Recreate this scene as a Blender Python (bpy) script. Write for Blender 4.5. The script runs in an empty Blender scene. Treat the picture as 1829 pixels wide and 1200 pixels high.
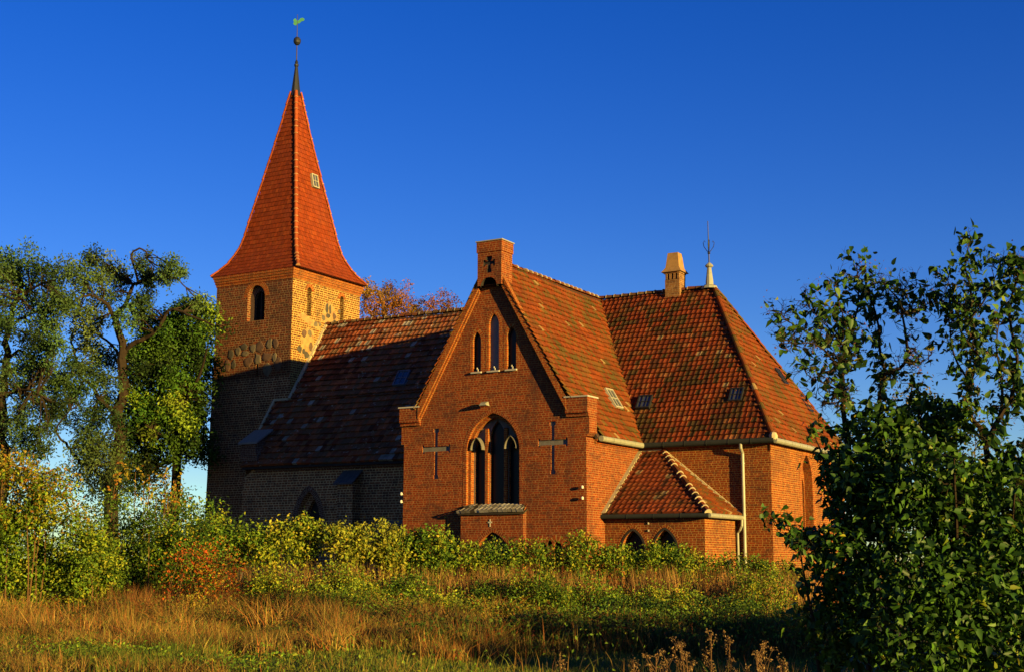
import bpy, math, random
import numpy as np
from mathutils import Vector, Matrix
from mathutils.geometry import tessellate_polygon

R = math.radians
ALB = 0.72          # overall paint/clay darkness
random.seed(7)
rng = np.random.default_rng(11)
C = bpy.context.scene.collection
SC = bpy.context.scene

# ------------------------------------------------------------------ camera
EYE = 1.65
FW = Vector((-0.4959174, 0.85269043, 0.164271))
RT = Vector((0.86462001, 0.5024213, 0.002254))
UP = Vector((0.08061129, -0.14314979, 0.98641267))
FPX = 2402.1
cd = bpy.data.cameras.new('camera')
cam = bpy.data.objects.new('camera', cd)
C.objects.link(cam)
M = Matrix((RT, UP, -FW)).transposed().to_4x4()
M.translation = (0, 0, EYE)
cam.matrix_world = M
cd.sensor_width = 36.0
cd.lens = FPX / 1829 * 36
cd.clip_start = 0.1
cd.clip_end = 5000
SC.camera = cam

# ------------------------------------------------------------------ light
SUN_EL, SUN_AZ = R(7.2), math.atan2(0.964, -0.266)      # azimuth from +Y towards +X
w = bpy.data.worlds.new('World')
SC.world = w
w.use_nodes = True
nt = w.node_tree
bg = nt.nodes['Background']
sky = nt.nodes.new('ShaderNodeTexSky')
sky.sky_type = 'NISHITA'
sky.sun_disc = False
sky.sun_elevation = SUN_EL
sky.sun_rotation = SUN_AZ
sky.altitude = 400
sky.air_density = 0.95
sky.dust_density = 0.0
sky.ozone_density = 3.4
hs = nt.nodes.new('ShaderNodeHueSaturation')
hs.inputs['Saturation'].default_value = 1.23
hs.inputs['Hue'].default_value = 0.531
nt.links.new(sky.outputs[0], hs.inputs['Color'])
nt.links.new(hs.outputs[0], bg.inputs['Color'])
bg.inputs['Strength'].default_value = 0.060
sd = bpy.data.lights.new('sun', 'SUN')
sd.energy = 5.0
sd.angle = R(0.5)
sd.color = (1.0, 0.68, 0.19)
sun = bpy.data.objects.new('sun', sd)
C.objects.link(sun)
to_sun = Vector((math.sin(SUN_AZ) * math.cos(SUN_EL), math.cos(SUN_AZ) * math.cos(SUN_EL), math.sin(SUN_EL)))
sun.rotation_euler = to_sun.to_track_quat('Z', 'Y').to_euler()
SC.view_settings.view_transform = 'Standard'
SC.view_settings.look = 'None'
SC.view_settings.exposure = 1.75
SC.view_settings.gamma = 1.0
SC.cycles.max_bounces = 6
SC.cycles.diffuse_bounces = 3
SC.cycles.transparent_max_bounces = 4


# ------------------------------------------------------------------ helpers
def at(px, py, d):
    """point seen at pixel (px,py) of the 1829x1200 photo at depth d"""
    return Vector((0, 0, EYE)) + d * (FW + RT * ((px - 914.5) / FPX) - UP * ((py - 600) / FPX))


def ground_at(px, d):
    """point on the ground, depth d, below pixel column px"""
    p = at(px, 1000, d)
    return Vector((p.x, p.y, gz(p.x, p.y)))


def gz(x, y):
    return 0.07 * np.sin(x * 0.41 + 1.3) * np.cos(y * 0.33) + 0.05 * np.sin(x * 1.1 + y * 0.9)


def tag(o, label=None, cat=None, group=None, kind=None):
    if label: o['label'] = label
    if cat: o['category'] = cat
    if group: o['group'] = group
    if kind: o['kind'] = kind
    return o


def thing(name, label, cat, loc=(0, 0, 0), group=None):
    o = bpy.data.objects.new(name, None)
    o.empty_display_size = 0.3
    C.objects.link(o)
    o.location = loc
    tag(o, label, cat, group)
    return o


def link(o, parent=None):
    C.objects.link(o)
    if parent is not None:
        o.parent = parent
        # meshes are built in world coordinates: cancel the root Empty's offset once
        if parent.parent is None:
            o.matrix_parent_inverse = Matrix.Translation(-parent.location)
    return o


class MB:
    """mesh builder with per-face material slot, uv (metres) and tint"""
    def __init__(s):
        s.v = []; s.f = []; s.m = []; s.uv = []; s.c = []

    def face(s, pts, m=0, uv=None, col=(1, 1, 1)):
        pts = [Vector(p) for p in pts]
        if uv is None:
            n = Vector((0, 0, 0))
            for i in range(len(pts)):
                n += pts[i].cross(pts[(i + 1) % len(pts)])
            if n.length < 1e-12:
                return
            n.normalize()
            if abs(n.z) > 0.95:
                uv = [(p.x, p.y) for p in pts]
            else:
                t = Vector((-n.y, n.x, 0)).normalized()
                b = n.cross(t)
                uv = [(p.dot(t), p.z if abs(n.z) < 0.2 else p.dot(b)) for p in pts]
        i0 = len(s.v)
        s.v += [tuple(p) for p in pts]
        s.f.append(tuple(range(i0, i0 + len(pts))))
        s.m.append(m); s.uv.append(uv); s.c.append(col)

    def box(s, x0, x1, y0, y1, z0, z1, m=0, col=(1, 1, 1)):
        a = [(x0, y0, z0), (x1, y0, z0), (x1, y1, z0), (x0, y1, z0), (x0, y0, z1), (x1, y0, z1), (x1, y1, z1), (x0, y1, z1)]
        s.hull8(a, m, col)

    def hull8(s, a, m=0, col=(1, 1, 1)):
        for q in ((3, 2, 1, 0), (4, 5, 6, 7), (0, 1, 5, 4), (1, 2, 6, 5), (2, 3, 7, 6), (3, 0, 4, 7)):
            s.face([a[i] for i in q], m, None, col)

    def extrude(s, pts, vec, m=0, col=(1, 1, 1)):
        pts = [Vector(p) for p in pts]; vec = Vector(vec)
        tri = tessellate_polygon([pts])
        for t in tri:
            s.face([pts[i] for i in t], m, None, col)
            s.face([pts[i] + vec for i in reversed(t)], m, None, col)
        for i in range(len(pts)):
            a, b = pts[i], pts[(i + 1) % len(pts)]
            s.face([a, b, b + vec, a + vec], m, None, col)

    def tube(s, path, rad, n=8, m=0, col=(1, 1, 1), caps=True):
        path = [Vector(p) for p in path]
        if not hasattr(rad, '__len__'):
            rad = [rad] * len(path)
        rings = []
        ref = Vector((0.31, 0.17, 0.93))
        for i, p in enumerate(path):
            t = (path[min(i + 1, len(path) - 1)] - path[max(i - 1, 0)])
            if t.length < 1e-9: t = Vector((0, 0, 1))
            t.normalize()
            a = t.cross(ref)
            if a.length < 0.05: a = t.cross(Vector((1, 0, 0)))
            a.normalize(); b = t.cross(a)
            rings.append([p + rad[i] * (math.cos(2 * math.pi * k / n) * a + math.sin(2 * math.pi * k / n) * b) for k in range(n)])
        for i in range(len(rings) - 1):
            for k in range(n):
                s.face([rings[i][k], rings[i][(k + 1) % n], rings[i + 1][(k + 1) % n], rings[i + 1][k]], m, None, col)
        if caps:
            s.face(list(reversed(rings[0])), m, None, col); s.face(rings[-1], m, None, col)

    def lathe(s, cx, cy, prof, n=12, m=0, col=(1, 1, 1), rot=0.0):
        for i in range(len(prof) - 1):
            (r0, z0), (r1, z1) = prof[i], prof[i + 1]
            for k in range(n):
                a0 = 2 * math.pi * k / n + rot; a1 = 2 * math.pi * (k + 1) / n + rot
                q = [(cx + r0 * math.cos(a0), cy + r0 * math.sin(a0), z0), (cx + r0 * math.cos(a1), cy + r0 * math.sin(a1), z0),
                     (cx + r1 * math.cos(a1), cy + r1 * math.sin(a1), z1), (cx + r1 * math.cos(a0), cy + r1 * math.sin(a0), z1)]
                if r0 < 1e-6: q = [q[0], q[2], q[3]]
                elif r1 < 1e-6: q = q[:3]
                s.face(q, m, None, col)

    def build(s, name, mats, parent=None, smooth=False):
        me = bpy.data.meshes.new(name)
        me.from_pydata(s.v, [], s.f)
        for mt in (mats if isinstance(mats, (list, tuple)) else [mats]):
            me.materials.append(mt)
        me.polygons.foreach_set('material_index', s.m)
        uvl = me.uv_layers.new(name='UVMap')
        flat = []; cf = []
        for uv, c in zip(s.uv, s.c):
            for a in uv:
                flat += [a[0], a[1]]; cf += [c[0], c[1], c[2], 1.0]
        uvl.data.foreach_set('uv', flat)
        ca = me.color_attributes.new('col', 'FLOAT_COLOR', 'CORNER')
        ca.data.foreach_set('color', cf)
        if smooth:
            me.polygons.foreach_set('use_smooth', [True] * len(me.polygons))
        me.update()
        return link(bpy.data.objects.new(name, me), parent)


def raw_mesh(name, V, F, col, mat, parent=None, smooth=False):
    """V (n,3); F (m,k) all same k; col (n,3) per vertex"""
    me = bpy.data.meshes.new(name)
    n, (m, k) = len(V), F.shape
    me.vertices.add(n); me.vertices.foreach_set('co', np.ascontiguousarray(V, dtype=np.float32).ravel())
    me.loops.add(m * k); me.loops.foreach_set('vertex_index', np.ascontiguousarray(F, dtype=np.int32).ravel())
    me.polygons.add(m)
    me.polygons.foreach_set('loop_start', np.arange(0, m * k, k, dtype=np.int32))
    ca = me.color_attributes.new('col', 'FLOAT_COLOR', 'POINT')
    ca.data.foreach_set('color', np.concatenate([col, np.ones((n, 1))], 1).astype(np.float32).ravel())
    me.materials.append(mat)
    me.update(calc_edges=True)
    if smooth: me.polygons.foreach_set('use_smooth', np.ones(m, dtype=bool))
    return link(bpy.data.objects.new(name, me), parent)


# ------------------------------------------------------------------ materials
def new_mat(name):
    m = bpy.data.materials.new(name); m.use_nodes = True
    t = m.node_tree
    return m, t, t.nodes['Principled BSDF'], t.links


def N(t, kind, **kw):
    n = t.nodes.new(kind)
    for k, v in kw.items():
        if k in n.inputs: n.inputs[k].default_value = v
        else: setattr(n, k, v)
    return n


def mixc(t, fac, a, b, mode='MIX'):
    n = t.nodes.new('ShaderNodeMix'); n.data_type = 'RGBA'; n.blend_type = mode
    for sock, val in ((n.inputs[0], fac), (n.inputs[6], a), (n.inputs[7], b)):
        if hasattr(val, 'links'): t.links.new(val, sock)
        else: sock.default_value = val if not isinstance(val, tuple) else (*val[:3], 1)
    return n.outputs[2]


def ramp(t, src, lo, hi):
    n = t.nodes.new('ShaderNodeMapRange')
    n.inputs[1].default_value = lo; n.inputs[2].default_value = hi
    t.links.new(src, n.inputs[0])
    return n.outputs[0]


def brick_mat(name, c1, c2, mortar, bw=0.25, bh=0.077, ms=0.011, dark=(0.05, 0.03, 0.025), darkamt=0.5, pale=None, bump=0.6, rough=0.9):
    c1, c2, mortar, dark = (tuple(x * ALB for x in q) for q in (c1, c2, mortar, dark))
    if pale: pale = tuple(x * ALB for x in pale)
    m, t, b, L = new_mat(name)
    uv = N(t, 'ShaderNodeUVMap')
    # slight waviness so courses are not ruled with a ruler
    wob = N(t, 'ShaderNodeTexNoise', Scale=1.3); L.new(uv.outputs[0], wob.inputs['Vector'])
    vm = N(t, 'ShaderNodeVectorMath', operation='SCALE'); vm.inputs['Scale'].default_value = 0.022
    L.new(wob.outputs['Color'], vm.inputs[0])
    va = N(t, 'ShaderNodeVectorMath', operation='ADD'); L.new(uv.outputs[0], va.inputs[0]); L.new(vm.outputs[0], va.inputs[1])
    # every course starts at its own random offset
    sx = N(t, 'ShaderNodeSeparateXYZ'); L.new(va.outputs[0], sx.inputs[0])
    dv = N(t, 'ShaderNodeMath', operation='DIVIDE'); L.new(sx.outputs[1], dv.inputs[0]); dv.inputs[1].default_value = bh
    fl = N(t, 'ShaderNodeMath', operation='FLOOR'); L.new(dv.outputs[0], fl.inputs[0])
    wh = N(t, 'ShaderNodeTexWhiteNoise', noise_dimensions='1D'); L.new(fl.outputs[0], wh.inputs['W'])
    mu = N(t, 'ShaderNodeMath', operation='MULTIPLY_ADD'); L.new(wh.outputs['Value'], mu.inputs[0]); mu.inputs[1].default_value = bw; L.new(sx.outputs[0], mu.inputs[2])
    cx_n = N(t, 'ShaderNodeCombineXYZ'); L.new(mu.outputs[0], cx_n.inputs[0]); L.new(sx.outputs[1], cx_n.inputs[1])
    va = cx_n
    br = N(t, 'ShaderNodeTexBrick', Scale=1.0)
    br.inputs['Brick Width'].default_value = bw; br.inputs['Row Height'].default_value = bh
    br.inputs['Mortar Size'].default_value = ms; br.inputs['Mortar Smooth'].default_value = 0.25
    br.inputs['Color1'].default_value = (*c1, 1); br.inputs['Color2'].default_value = (*c2, 1)
    br.inputs['Mortar'].default_value = (*mortar, 1); br.inputs['Bias'].default_value = -0.1
    br.offset = 0.0; br.squash = 0.55; br.squash_frequency = 2
    L.new(va.outputs[0], br.inputs['Vector'])
    n1 = N(t, 'ShaderNodeTexNoise', Scale=0.55, Detail=5.0, Roughness=0.65); L.new(uv.outputs[0], n1.inputs['Vector'])
    n2 = N(t, 'ShaderNodeTexNoise', Scale=5.0, Detail=4.0, Roughness=0.7); L.new(uv.outputs[0], n2.inputs['Vector'])
    # per-brick tint: a stretched cell noise
    mp = N(t, 'ShaderNodeMapping'); mp.inputs['Scale'].default_value = (1 / bw * 1.2, 1 / bh, 1); L.new(va.outputs[0], mp.inputs['Vector'])
    wn = N(t, 'ShaderNodeTexVoronoi', Scale=1.0); L.new(mp.outputs[0], wn.inputs['Vector'])
    sep = N(t, 'ShaderNodeSeparateColor'); L.new(wn.outputs['Color'], sep.inputs[0])
    c = mixc(t, ramp(t, sep.outputs[0], 0.72, 0.9), br.outputs['Color'], dark)
    c = mixc(t, 0.4, br.outputs['Color'], c)
    c = mixc(t, ramp(t, n1.outputs['Fac'], 0.50, 0.74), c, mixc(t, darkamt, c, dark))
    if pale:
        c = mixc(t, ramp(t, n2.outputs['Fac'], 0.60, 0.72), c, mixc(t, 0.6, c, pale))
    c = mixc(t, ramp(t, n2.outputs['Fac'], 0.30, 0.8), mixc(t, 0.35, c, (0.0, 0.0, 0.0)), c)
    # rain streaks running down the wall
    ms_ = N(t, 'ShaderNodeMapping'); ms_.inputs['Scale'].default_value = (2.6, 0.22, 1); L.new(uv.outputs[0], ms_.inputs['Vector'])
    n4 = N(t, 'ShaderNodeTexNoise', Scale=1.0, Detail=5.0, Roughness=0.7); L.new(ms_.outputs[0], n4.inputs['Vector'])
    c = mixc(t, ramp(t, n4.outputs['Fac'], 0.50, 0.72), c, mixc(t, 0.45, c, dark))
    L.new(c, b.inputs['Base Color'])
    b.inputs['Roughness'].default_value = rough
    b.inputs['Specular IOR Level'].default_value = 0.04
    bp = N(t, 'ShaderNodeBump', Strength=bump, Distance=0.012)
    inv = N(t, 'ShaderNodeMath', operation='SUBTRACT'); inv.inputs[0].default_value = 1.0; L.new(br.outputs['Fac'], inv.inputs[1])
    ad = N(t, 'ShaderNodeMath', operation='MULTIPLY_ADD'); L.new(n2.outputs['Fac'], ad.inputs[0]); ad.inputs[1].default_value = 0.6; L.new(inv.outputs[0], ad.inputs[2])
    L.new(ad.outputs[0], bp.inputs['Height']); L.new(bp.outputs[0], b.inputs['Normal'])
    return m


def tile_mat(name, moss=(0.055, 0.042, 0.014), mossamt=0.4, white=(0.45, 0.43, 0.36), whiteamt=0.0, rough=0.75):
    m, t, b, L = new_mat(name)
    at_ = N(t, 'ShaderNodeAttribute', attribute_name='col')
    g = N(t, 'ShaderNodeNewGeometry')
    n1 = N(t, 'ShaderNodeTexNoise', Scale=1.1, Detail=5.0, Roughness=0.65); L.new(g.outputs['Position'], n1.inputs['Vector'])
    n2 = N(t, 'ShaderNodeTexNoise', Scale=7.0, Detail=4.0, Roughness=0.7); L.new(g.outputs['Position'], n2.inputs['Vector'])
    c = mixc(t, ramp(t, n2.outputs['Fac'], 0.35, 0.75), mixc(t, 0.4, at_.outputs['Color'], (0.02, 0.012, 0.01)), at_.outputs['Color'])
    c = mixc(t, ramp(t, n1.outputs['Fac'], 0.48, 0.70), c, mixc(t, mossamt, c, moss))
    if whiteamt:
        n3 = N(t, 'ShaderNodeTexNoise', Scale=3.3, Detail=3.0, Roughness=0.8); L.new(g.outputs['Position'], n3.inputs['Vector'])
        c = mixc(t, ramp(t, n3.outputs['Fac'], 0.62, 0.72), c, mixc(t, whiteamt, c, white))
    L.new(c, b.inputs['Base Color'])
    b.inputs['Roughness'].default_value = rough
    b.inputs['Specular IOR Level'].default_value = 0.05
    return m


def plain(name, col, rough=0.8, metal=0.0, noise=0.3, scale=6.0, spec=0.3, col2=None):
    col = tuple(x * ALB for x in col)
    m, t, b, L = new_mat(name)
    g = N(t, 'ShaderNodeNewGeometry')
    n = N(t, 'ShaderNodeTexNoise', Scale=scale, Detail=5.0, Roughness=0.65); L.new(g.outputs['Position'], n.inputs['Vector'])
    c2 = col2 or tuple(x * 0.35 for x in col)
    c = mixc(t, ramp(t, n.outputs['Fac'], 0.42, 0.72), col, mixc(t, noise, col, c2))
    L.new(c, b.inputs['Base Color'])
    b.inputs['Roughness'].default_value = rough; b.inputs['Metallic'].default_value = metal
    b.inputs['Specular IOR Level'].default_value = spec
    return m


def leaf_mat(name, trans=0.35, rough=0.6, spec=0.12):
    m, t, b, L = new_mat(name)
    a = N(t, 'ShaderNodeAttribute', attribute_name='col')
    L.new(a.outputs['Color'], b.inputs['Base Color'])
    b.inputs['Roughness'].default_value = rough; b.inputs['Specular IOR Level'].default_value = spec
    tr = N(t, 'ShaderNodeBsdfTranslucent'); L.new(a.outputs['Color'], tr.inputs['Color'])
    mx = N(t, 'ShaderNodeMixShader'); mx.inputs[0].default_value = trans
    L.new(b.outputs[0], mx.inputs[1]); L.new(tr.outputs[0], mx.inputs[2])
    L.new(mx.outputs[0], t.nodes['Material Output'].inputs['Surface'])
    return m


BR_TRANSEPT = brick_mat('transept_brick', (0.27, 0.048, 0.012), (0.16, 0.029, 0.009), (0.36, 0.19, 0.065), darkamt=0.65, ms=0.011, pale=(0.34, 0.16, 0.07))
BR_CHOIR = brick_mat('choir_brick', (0.28, 0.055, 0.012), (0.18, 0.036, 0.009), (0.44, 0.26, 0.07), darkamt=0.6, ms=0.011, pale=(0.36, 0.17, 0.06))
BR_TRIM = brick_mat('trim_brick', (0.33, 0.068, 0.014), (0.25, 0.050, 0.011), (0.40, 0.24, 0.07), darkamt=0.2, ms=0.010)
BR_TOWER = brick_mat('tower_brick', (0.19, 0.046, 0.018), (0.065, 0.025, 0.014), (0.36, 0.25, 0.12), bw=0.29, bh=0.105, ms=0.012, darkamt=0.8, pale=(0.22, 0.15, 0.075))
BR_NAVE = brick_mat('nave_brick', (0.34, 0.125, 0.045), (0.17, 0.080, 0.036), (0.78, 0.56, 0.28), bw=0.29, bh=0.105, ms=0.014, darkamt=0.5, pale=(0.30, 0.25, 0.17))
TILE = tile_mat('roof_tile', mossamt=0.6)
TILE_NAVE = tile_mat('old_roof_tile', moss=(0.06, 0.05, 0.03), mossamt=0.5, whiteamt=0.75)
TILE_SPIRE = tile_mat('spire_tile', moss=(0.14, 0.03, 0.015), mossamt=0.35)
MORTAR = plain('lime_mortar', (0.44, 0.37, 0.22), noise=0.35)
PLASTER = plain('grey_plaster', (0.14, 0.13, 0.11), noise=0.5, scale=9)
PALE_STONE = plain('pale_sill', (0.38, 0.36, 0.30), noise=0.4, scale=12)
FIELD = plain('fieldstone', (0.14, 0.11, 0.065), noise=0.9, scale=3.5, col2=(0.035, 0.03, 0.025))
FIELDS = [FIELD, plain('brown_fieldstone', (0.11, 0.06, 0.035), noise=0.8, scale=4), plain('dark_fieldstone', (0.06, 0.05, 0.035), noise=0.8, scale=4)]
ZINC = plain('weathered_zinc', (0.27, 0.27, 0.20), rough=0.5, noise=0.4, scale=5, spec=0.4)
SHADED_ZINC = plain('shaded_zinc', (0.03, 0.034, 0.032), rough=0.8, spec=0.05)  # zinc darkened in colour to stand for gutters lying in shade
DARK_METAL = plain('dark_metal', (0.025, 0.027, 0.03), rough=0.45, metal=0.3)
COPPER = plain('green_copper', (0.05, 0.22, 0.11), rough=0.6)
GLASS = plain('dark_glass', (0.006, 0.007, 0.009), rough=0.3, spec=0.15)
BLIND = plain('slate_glass', (0.13, 0.145, 0.14), rough=0.5)
SKYGLASS = plain('skylight_glass', (0.05, 0.06, 0.08), rough=0.12, spec=0.8)
WOOD = plain('black_wood', (0.02, 0.016, 0.014), noise=0.4)
FRAME = plain('pale_frame', (0.36, 0.34, 0.26), noise=0.3)
LEAF = leaf_mat('leaf')
LEAF_DARK = leaf_mat('glossy_leaf', trans=0.22, rough=0.5, spec=0.18)
DRY = leaf_mat('dry_stalk', trans=0.2, rough=0.8, spec=0.1)
BARK = plain('bark', (0.032, 0.022, 0.014), noise=0.6, scale=9, rough=0.95, spec=0.1)
BARK_GREY = plain('grey_bark', (0.06, 0.045, 0.03), noise=0.6, scale=9, rough=0.95, spec=0.1)
TWIG = plain('twig', (0.13, 0.07, 0.03), noise=0.5, scale=20, rough=0.9, spec=0.1)
CONC = plain('post_grey', (0.05, 0.045, 0.04), noise=0.4)
WHITE = plain('white_porcelain', (0.6, 0.58, 0.5), rough=0.3, noise=0.05)


# ------------------------------------------------------------------ walls
def arch(cx, hw, z0, zs, za, n=9):
    """outline of a pointed / round arched opening in wall coordinates, from bottom left over the apex to bottom right"""
    h = max(za - zs, hw * 1.0001)
    r = (hw * hw + h * h) / (2 * hw)
    pts = [(cx - hw, z0)]
    a_end = math.asin(min(1, h / r))
    for i in range(n + 1):
        a = a_end * i / n
        pts.append((cx - hw + r - r * math.cos(a), za - h + r * math.sin(a)))
    pts += [(2 * cx - x, z) for x, z in reversed(pts[:-1])]
    return pts


class Wall:
    """a vertical wall plane: O origin, U horizontal unit, N outward normal; (u, z) with depth inwards"""
    def __init__(s, mb, O, U):
        s.mb = mb; s.O = Vector(O); s.U = Vector(U).normalized(); s.N = s.U.cross(Vector((0, 0, 1)))

    def p(s, u, z, d=0.0):
        return s.O + s.U * u + Vector((0, 0, z)) - s.N * d

    def sheet(s, outline, holes=(), d=0.0, m=0, col=(1, 1, 1)):
        loops = [outline] + list(holes)
        flat = [q for l in loops for q in l]
        tri = tessellate_polygon([[Vector((a, b, 0)) for a, b in l] for l in loops])
        for t in tri:
            q = [flat[i] for i in t]
            ar = (q[1][0] - q[0][0]) * (q[2][1] - q[0][1]) - (q[2][0] - q[0][0]) * (q[1][1] - q[0][1])
            if ar < 0: q.reverse()
            s.mb.face([s.p(a, b, d) for a, b in q], m, q, col)

    def reveal(s, hole, d0, d1, m=0, col=(1, 1, 1)):
        L = 0.0
        k = len(hole)
        for i in range(k):
            a, b = hole[i], hole[(i + 1) % k]
            l = math.hypot(b[0] - a[0], b[1] - a[1])
            s.mb.face([s.p(*a, d0), s.p(*b, d0), s.p(*b, d1), s.p(*a, d1)], m, [(d0, L), (d0, L + l), (d1, L + l), (d1, L)], col)
            L += l

    def ring(s, hole, width, d=-0.012, m=0, skip_bottom=True, z_from=None, col=(1, 1, 1)):
        """brick arch band round an opening, standing proud of the wall"""
        k = len(hole)
        off = []
        for i in range(k):
            a, b, c = hole[i - 1], hole[i], hole[(i + 1) % k]
            if i == 0: a = (b[0], b[1] - 1)
            if i == k - 1: c = (b[0], b[1] - 1)
            t = Vector((c[0] - a[0], c[1] - a[1])).normalized()
            nn = Vector((-t.y, t.x))
            if abs(t.x) > 0.999 and i in (k // 2,): nn = Vector((0, 1))
            off.append((b[0] + nn.x * width, b[1] + nn.y * width))
        L = 0.0
        for i in range(k - 1):
            a, b, c, e = hole[i], hole[i + 1], off[i + 1], off[i]
            l = math.hypot(b[0] - a[0], b[1] - a[1])
            if z_from is None or min(a[1], b[1]) >= z_from - 1e-6:
                s.mb.face([s.p(*e, d), s.p(*a, d), s.p(*b, d), s.p(*c, d)], m, [(width, L), (0, L), (0, L + l), (width, L + l)], col)
                s.mb.face([s.p(*e, 0), s.p(*e, d), s.p(*c, d), s.p(*c, 0)], m, [(0, L), (-d, L), (-d, L + l), (0, L + l)], col)
                s.mb.face([s.p(*a, d), s.p(*a, 0), s.p(*b, 0), s.p(*b, d)], m, [(0, L), (-d, L), (-d, L + l), (0, L + l)], col)
            L += l


# ------------------------------------------------------------------ roof tiles
PAN = [(0.0, 0.004), (0.3, -0.006), (0.62, 0.006), (0.86, 0.018)]


def interval(poly, s):
    xs = []
    for i in range(len(poly)):
        (u0, s0), (u1, s1) = poly[i], poly[(i + 1) % len(poly)]
        if abs(s1 - s0) < 1e-9:
            if abs(s - s0) < 1e-6: xs += [u0, u1]
        elif min(s0, s1) - 1e-9 <= s <= max(s0, s1) + 1e-9:
            xs.append(u0 + (u1 - u0) * (s - s0) / (s1 - s0))
    return (min(xs), max(xs)) if xs else None


def tile_slope(mb, E0, U, S, poly, tw, tg, colf, prof=PAN, lift=0.07):
    E0 = Vector(E0); U = Vector(U).normalized(); S = Vector(S).normalized(); Nn = U.cross(S)
    smin = min(q[1] for q in poly); smax = max(q[1] for q in poly)
    nr = int(math.ceil((smax - smin) / tg))
    P = lambda u, s_, h: E0 + U * u + S * s_ + Nn * (h + .022 * math.sin(u * .9 + 1.1 * math.sin(s_ * .7)) + .012 * math.sin(s_ * 1.6 + u * .5))
    for j in range(nr):
        s0 = smin + j * tg; s1 = min(s0 + tg * 1.1, smax)
        i0 = interval(poly, s0); i1 = interval(poly, s1)
        if not i0 or not i1: continue
        ua, ub = min(i0[0], i1[0]), max(i0[1], i1[1])
        k0 = int(math.floor(ua / tw)) - 1; k1 = int(math.ceil(ub / tw)) + 1
        wob = random.uniform(-0.02, 0.02)
        for k in range(k0, k1):
            us = [(k + r) * tw + wob for r, _ in prof] + [(k + 1) * tw + wob]
            hs_ = [h for _, h in prof] + [prof[0][1]]
            b = [min(max(u, i0[0]), i0[1]) for u in us]; t = [min(max(u, i1[0]), i1[1]) for u in us]
            if b[-1] - b[0] < 1e-3 and t[-1] - t[0] < 1e-3: continue
            col = colf(k, j, (k * tw, s0))
            jl = lift + random.uniform(-0.008, 0.012); ds = random.uniform(-0.012, 0.012)
            for i in range(len(us) - 1):
                if b[i + 1] - b[i] < 1e-4 and t[i + 1] - t[i] < 1e-4: continue
                mb.face([P(b[i], s0 + ds, jl + hs_[i]), P(b[i + 1], s0 + ds, jl + hs_[i + 1]), P(t[i + 1], s1, hs_[i + 1] + 0.004), P(t[i], s1, hs_[i] + 0.004)], 0, None, col)
                if b[i + 1] - b[i] > 1e-4:
                    mb.face([P(b[i], s0 + ds, -0.03), P(b[i + 1], s0 + ds, -0.03), P(b[i + 1], s0 + ds, jl + hs_[i + 1]), P(b[i], s0 + ds, jl + hs_[i])], 0, None, col)


def ridge_tiles(mb, A, B, r=0.11, seg=0.38, colf=None, mortar=True):
    """row of half-round tiles from A to B, slot 0 tile, slot 1 mortar collars"""
    A = Vector(A); B = Vector(B); L = (B - A).length; t = (B - A) / L
    n = max(1, int(round(L / seg)))
    side = t.cross(Vector((0, 0, 1))).normalized(); up = side.cross(t)
    for i in range(n):
        a = A + t * (L * i / n); b = A + t * (L * (i + 1) / n + 0.05)
        c = colf(i, 0, (0, 0))
        ra, rb = r * 1.12, r * 0.9
        j = random.uniform(-0.012, 0.012)
        prev = None
        for k in range(7):
            an = math.pi * k / 6
            o = side * math.cos(an) + up * math.sin(an)
            p = (a + o * ra + up * j, b + o * rb + up * j)
            if prev: mb.face([prev[0], p[0], p[1], prev[1]], 0, None, c)
            prev = p
        if mortar and random.random() < 0.85:
            m0 = a - t * 0.015; m1 = a + t * random.uniform(0.015, 0.04); prev = None
            for k in range(7):
                an = math.pi * k / 6
                o = side * math.cos(an) + up * math.sin(an)
                p = (m0 + o * (ra + 0.012), m1 + o * (ra + 0.012))
                if prev: mb.face([prev[0], p[0], p[1], prev[1]], 1)
                prev = p
            mb.face([m0 + (side * math.cos(math.pi * k / 6) + up * math.sin(math.pi * k / 6)) * (ra + 0.012) for k in range(6, -1, -1)], 1)


def blotch(u, v):
    return .5 + .25 * (math.sin(u * 1.9 + 1.6 * math.sin(v * 1.3 + .4)) + math.sin(v * 2.3 + 1.4 * math.sin(u * 1.2 + 2.1)))


def pick(pal, patch=True):
    cols, wts = zip(*pal)
    lum = [sum(c) for c in cols]; avg = sum(l * w_ for l, w_ in zip(lum, wts)) / sum(wts)
    def f(k, j, us):
        bl = blotch(us[0], us[1]) if patch else .5
        ww = [w_ * (max(.08, 1.5 * bl) if l < avg * .8 else max(.2, 1.6 - 1.2 * bl)) for w_, l in zip(wts, lum)]
        c = random.choices(cols, ww)[0]
        g = random.uniform(0.85, 1.15) * ALB * (1.12 - .25 * bl)
        return tuple(x * g for x in c)
    return f


COL_CHOIR = pick([((0.22, 0.043, 0.012), 6), ((0.15, 0.031, 0.010), 4), ((0.08, 0.028, 0.012), 3), ((0.07, 0.042, 0.014), 3), ((0.28, 0.10, 0.035), .7), ((0.28, 0.20, 0.10), .12)])
COL_TRANS = pick([((0.24, 0.054, 0.010), 6), ((0.19, 0.042, 0.009), 4), ((0.18, 0.075, 0.015), 3), ((0.12, 0.078, 0.018), 2), ((0.33, 0.22, 0.09), .2)])
COL_SAC = pick([((0.25, 0.055, 0.018), 6), ((0.18, 0.040, 0.015), 3), ((0.08, 0.03, 0.015), 1.5), ((0.28, 0.2, 0.1), .15)])
COL_SPIRE = pick([((0.25, 0.040, 0.006), 6), ((0.215, 0.034, 0.005), 4), ((0.26, 0.048, 0.008), 2)], False)
COL_RIDGE = pick([((0.19, 0.055, 0.02), 3), ((0.15, 0.075, 0.03), 1.5), ((0.22, 0.13, 0.06), .5)])


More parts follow.
